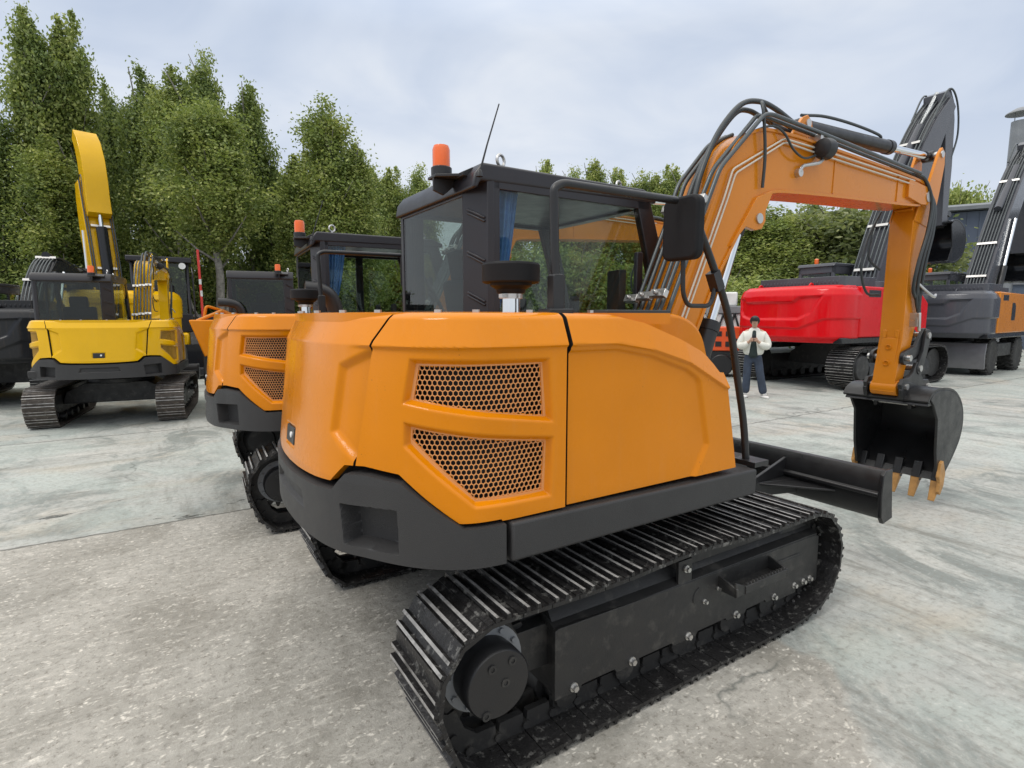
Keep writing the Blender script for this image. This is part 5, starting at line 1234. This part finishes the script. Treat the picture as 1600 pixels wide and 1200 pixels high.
for i, (px, top, lab) in enumerate(((582, 258, 'small distant poplar pair left of the foreground cab'), (608, 262, 'small distant poplar right of the pair by the cab'), (652, 252, 'pointed distant poplar touching the cab roof corner'),
        (792, 300, 'distant poplar behind the lifting eye on the cab roof'), (850, 250, 'rounded distant poplar above the front half of the cab roof'), (893, 256, 'thin distant poplar left of the bushy one over the cab roof'), (927, 246, 'bushy distant poplar, tallest over the cab roof'), (962, 262, 'wispy distant poplar beside the front lifting eye'),
        (1003, 262, 'sparse distant poplar over the end of the cab roof'), (1022, 268, 'sparse distant poplar left of the rounded one by the hoses'), (1050, 257, 'rounded distant poplar just left of the boom hoses'), (1085, 270, 'distant poplar behind the boom hoses'))):
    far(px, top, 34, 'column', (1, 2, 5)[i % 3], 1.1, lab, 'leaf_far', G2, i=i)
for i, (px, top, D, kind, sd, w, lab, lf) in enumerate(((1205, 318, 26, 'poplar', 3, 1.5, 'broad green tree framed under the boom, left half', 'leaf_far'), (1265, 316, 28, 'poplar', 1, 1.6, 'yellowish green tree framed under the boom, centre', 'leaf_far'), (1325, 330, 27, 'willow', 6, 1.7, 'grey green willow behind the red excavator', 'leaf_grey'), (1160, 330, 27, 'poplar', 4, 1.4, 'green tree behind the boom cylinder', 'leaf_far'), (1110, 335, 30, 'poplar', 2, 1.6, 'green tree seen through the windscreen of the foreground cab', 'leaf_far'), (1496, 298, 42, 'willow', 6, 1.0, 'small tree above the roof of the dark blue hall', 'leaf_far'))):
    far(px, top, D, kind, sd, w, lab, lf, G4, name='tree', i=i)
for i, px in enumerate([-80, -20, 35, 120, 210, 300, 405, 470, 560, 640, 720, 800, 880, 960, 1040, 1120, 1190, 1260, 1325]):
    D = 25 + (i % 3) * 1.6; tr_ = tree('bush', 7 + i % 2, (px - 800) / 867.5 * D, D, 3.0 + (i * 7 % 5) * .25, 1.1, 'dark green bush filling the gap under the trees behind the yard', G3, 'leaf_dark' if px < 1000 else 'leaf_far', rz=i * 1.3, name='bush', cat='bush')
# ------------------------------------------------------------------ light, sky, camera
SUN_EL, SUN_AZ = R(58), R(215)          # azimuth of the sun, counter-clockwise from +x
w = bpy.data.worlds.new('World'); sc.world = w; w.use_nodes = True; nt = w.node_tree; nt.nodes.clear(); t = NT(nt)
sky = t.n('ShaderNodeTexSky'); sky.sky_type = 'NISHITA'; sky.sun_disc = False; sky.sun_elevation = SUN_EL; sky.sun_rotation = R(90) - SUN_AZ; sky.dust_density = 2
b1 = t.n('ShaderNodeBackground'); t.l(sky.outputs[0], b1.inputs[0]); b1.inputs[1].default_value = .1
dirv = t.n('ShaderNodeTexCoord').outputs['Generated']; sp = t.n('ShaderNodeSeparateXYZ'); t.l(dirv, sp.inputs[0]); z = t.math('MAXIMUM', sp.outputs[2], 0.0)
# clouds lie on a flat deck overhead: direction divided by height
zz = t.math('ADD', z, .22); px_ = t.math('DIVIDE', sp.outputs[0], zz); py_ = t.math('DIVIDE', sp.outputs[1], zz); cb = t.n('ShaderNodeCombineXYZ'); t.l(px_, cb.inputs[0]); t.l(py_, cb.inputs[1])
n1 = t.noise(.75, 5, .5, cb.outputs[0], .6); n2 = t.noise(2.0, 5, .5, cb.outputs[0], .8)
cl = t.ramp(t.math('ADD', t.math('MULTIPLY', n1, .72), t.math('MULTIPLY', n2, .28)), [(.38, (.51, .60, .76)), (.50, (.67, .74, .86)), (.60, (.84, .88, .94))])
cl = t.mix(t.ramp(z, [(.02, .85), (.34, 0)]), cl, (.88, .92, .98))
cl = t.mix(t.ramp(z, [(.46, 0), (.75, 1)]), cl, (.90, .89, .86))
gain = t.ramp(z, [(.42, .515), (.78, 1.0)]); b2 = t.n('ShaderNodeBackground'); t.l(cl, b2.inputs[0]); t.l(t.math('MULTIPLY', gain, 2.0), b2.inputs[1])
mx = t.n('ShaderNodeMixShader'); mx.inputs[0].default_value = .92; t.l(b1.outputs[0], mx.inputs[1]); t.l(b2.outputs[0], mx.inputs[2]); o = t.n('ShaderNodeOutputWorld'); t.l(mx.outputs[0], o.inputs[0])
sl = bpy.data.lights.new('sun', 'SUN'); sl.energy = 1.1; sl.angle = R(20); sl.color = (1, .965, .92); so = bpy.data.objects.new('sun', sl); COL.objects.link(so)
d = Vector((math.cos(SUN_EL) * math.cos(SUN_AZ), math.cos(SUN_EL) * math.sin(SUN_AZ), math.sin(SUN_EL))); so.rotation_euler = d.to_track_quat('Z', 'Y').to_euler()
cam = bpy.data.cameras.new('camera'); co = bpy.data.objects.new('camera', cam); COL.objects.link(co); sc.camera = co
co.location = (0, 0, 1.7); co.rotation_euler = (math.pi / 2 - .1234, 0, 0); cam.sensor_width = 36; cam.lens = 867.5 / 1600 * 36; cam.clip_end = 2000; cam.clip_start = .05
vs = sc.view_settings; vs.view_transform = 'Standard'; vs.look = 'None'; vs.exposure = 0; vs.gamma = 1; sc.display_settings.display_device = 'sRGB'
sc.cycles.max_bounces = 8; sc.cycles.transparent_max_bounces = 16; sc.cycles.use_denoising = True
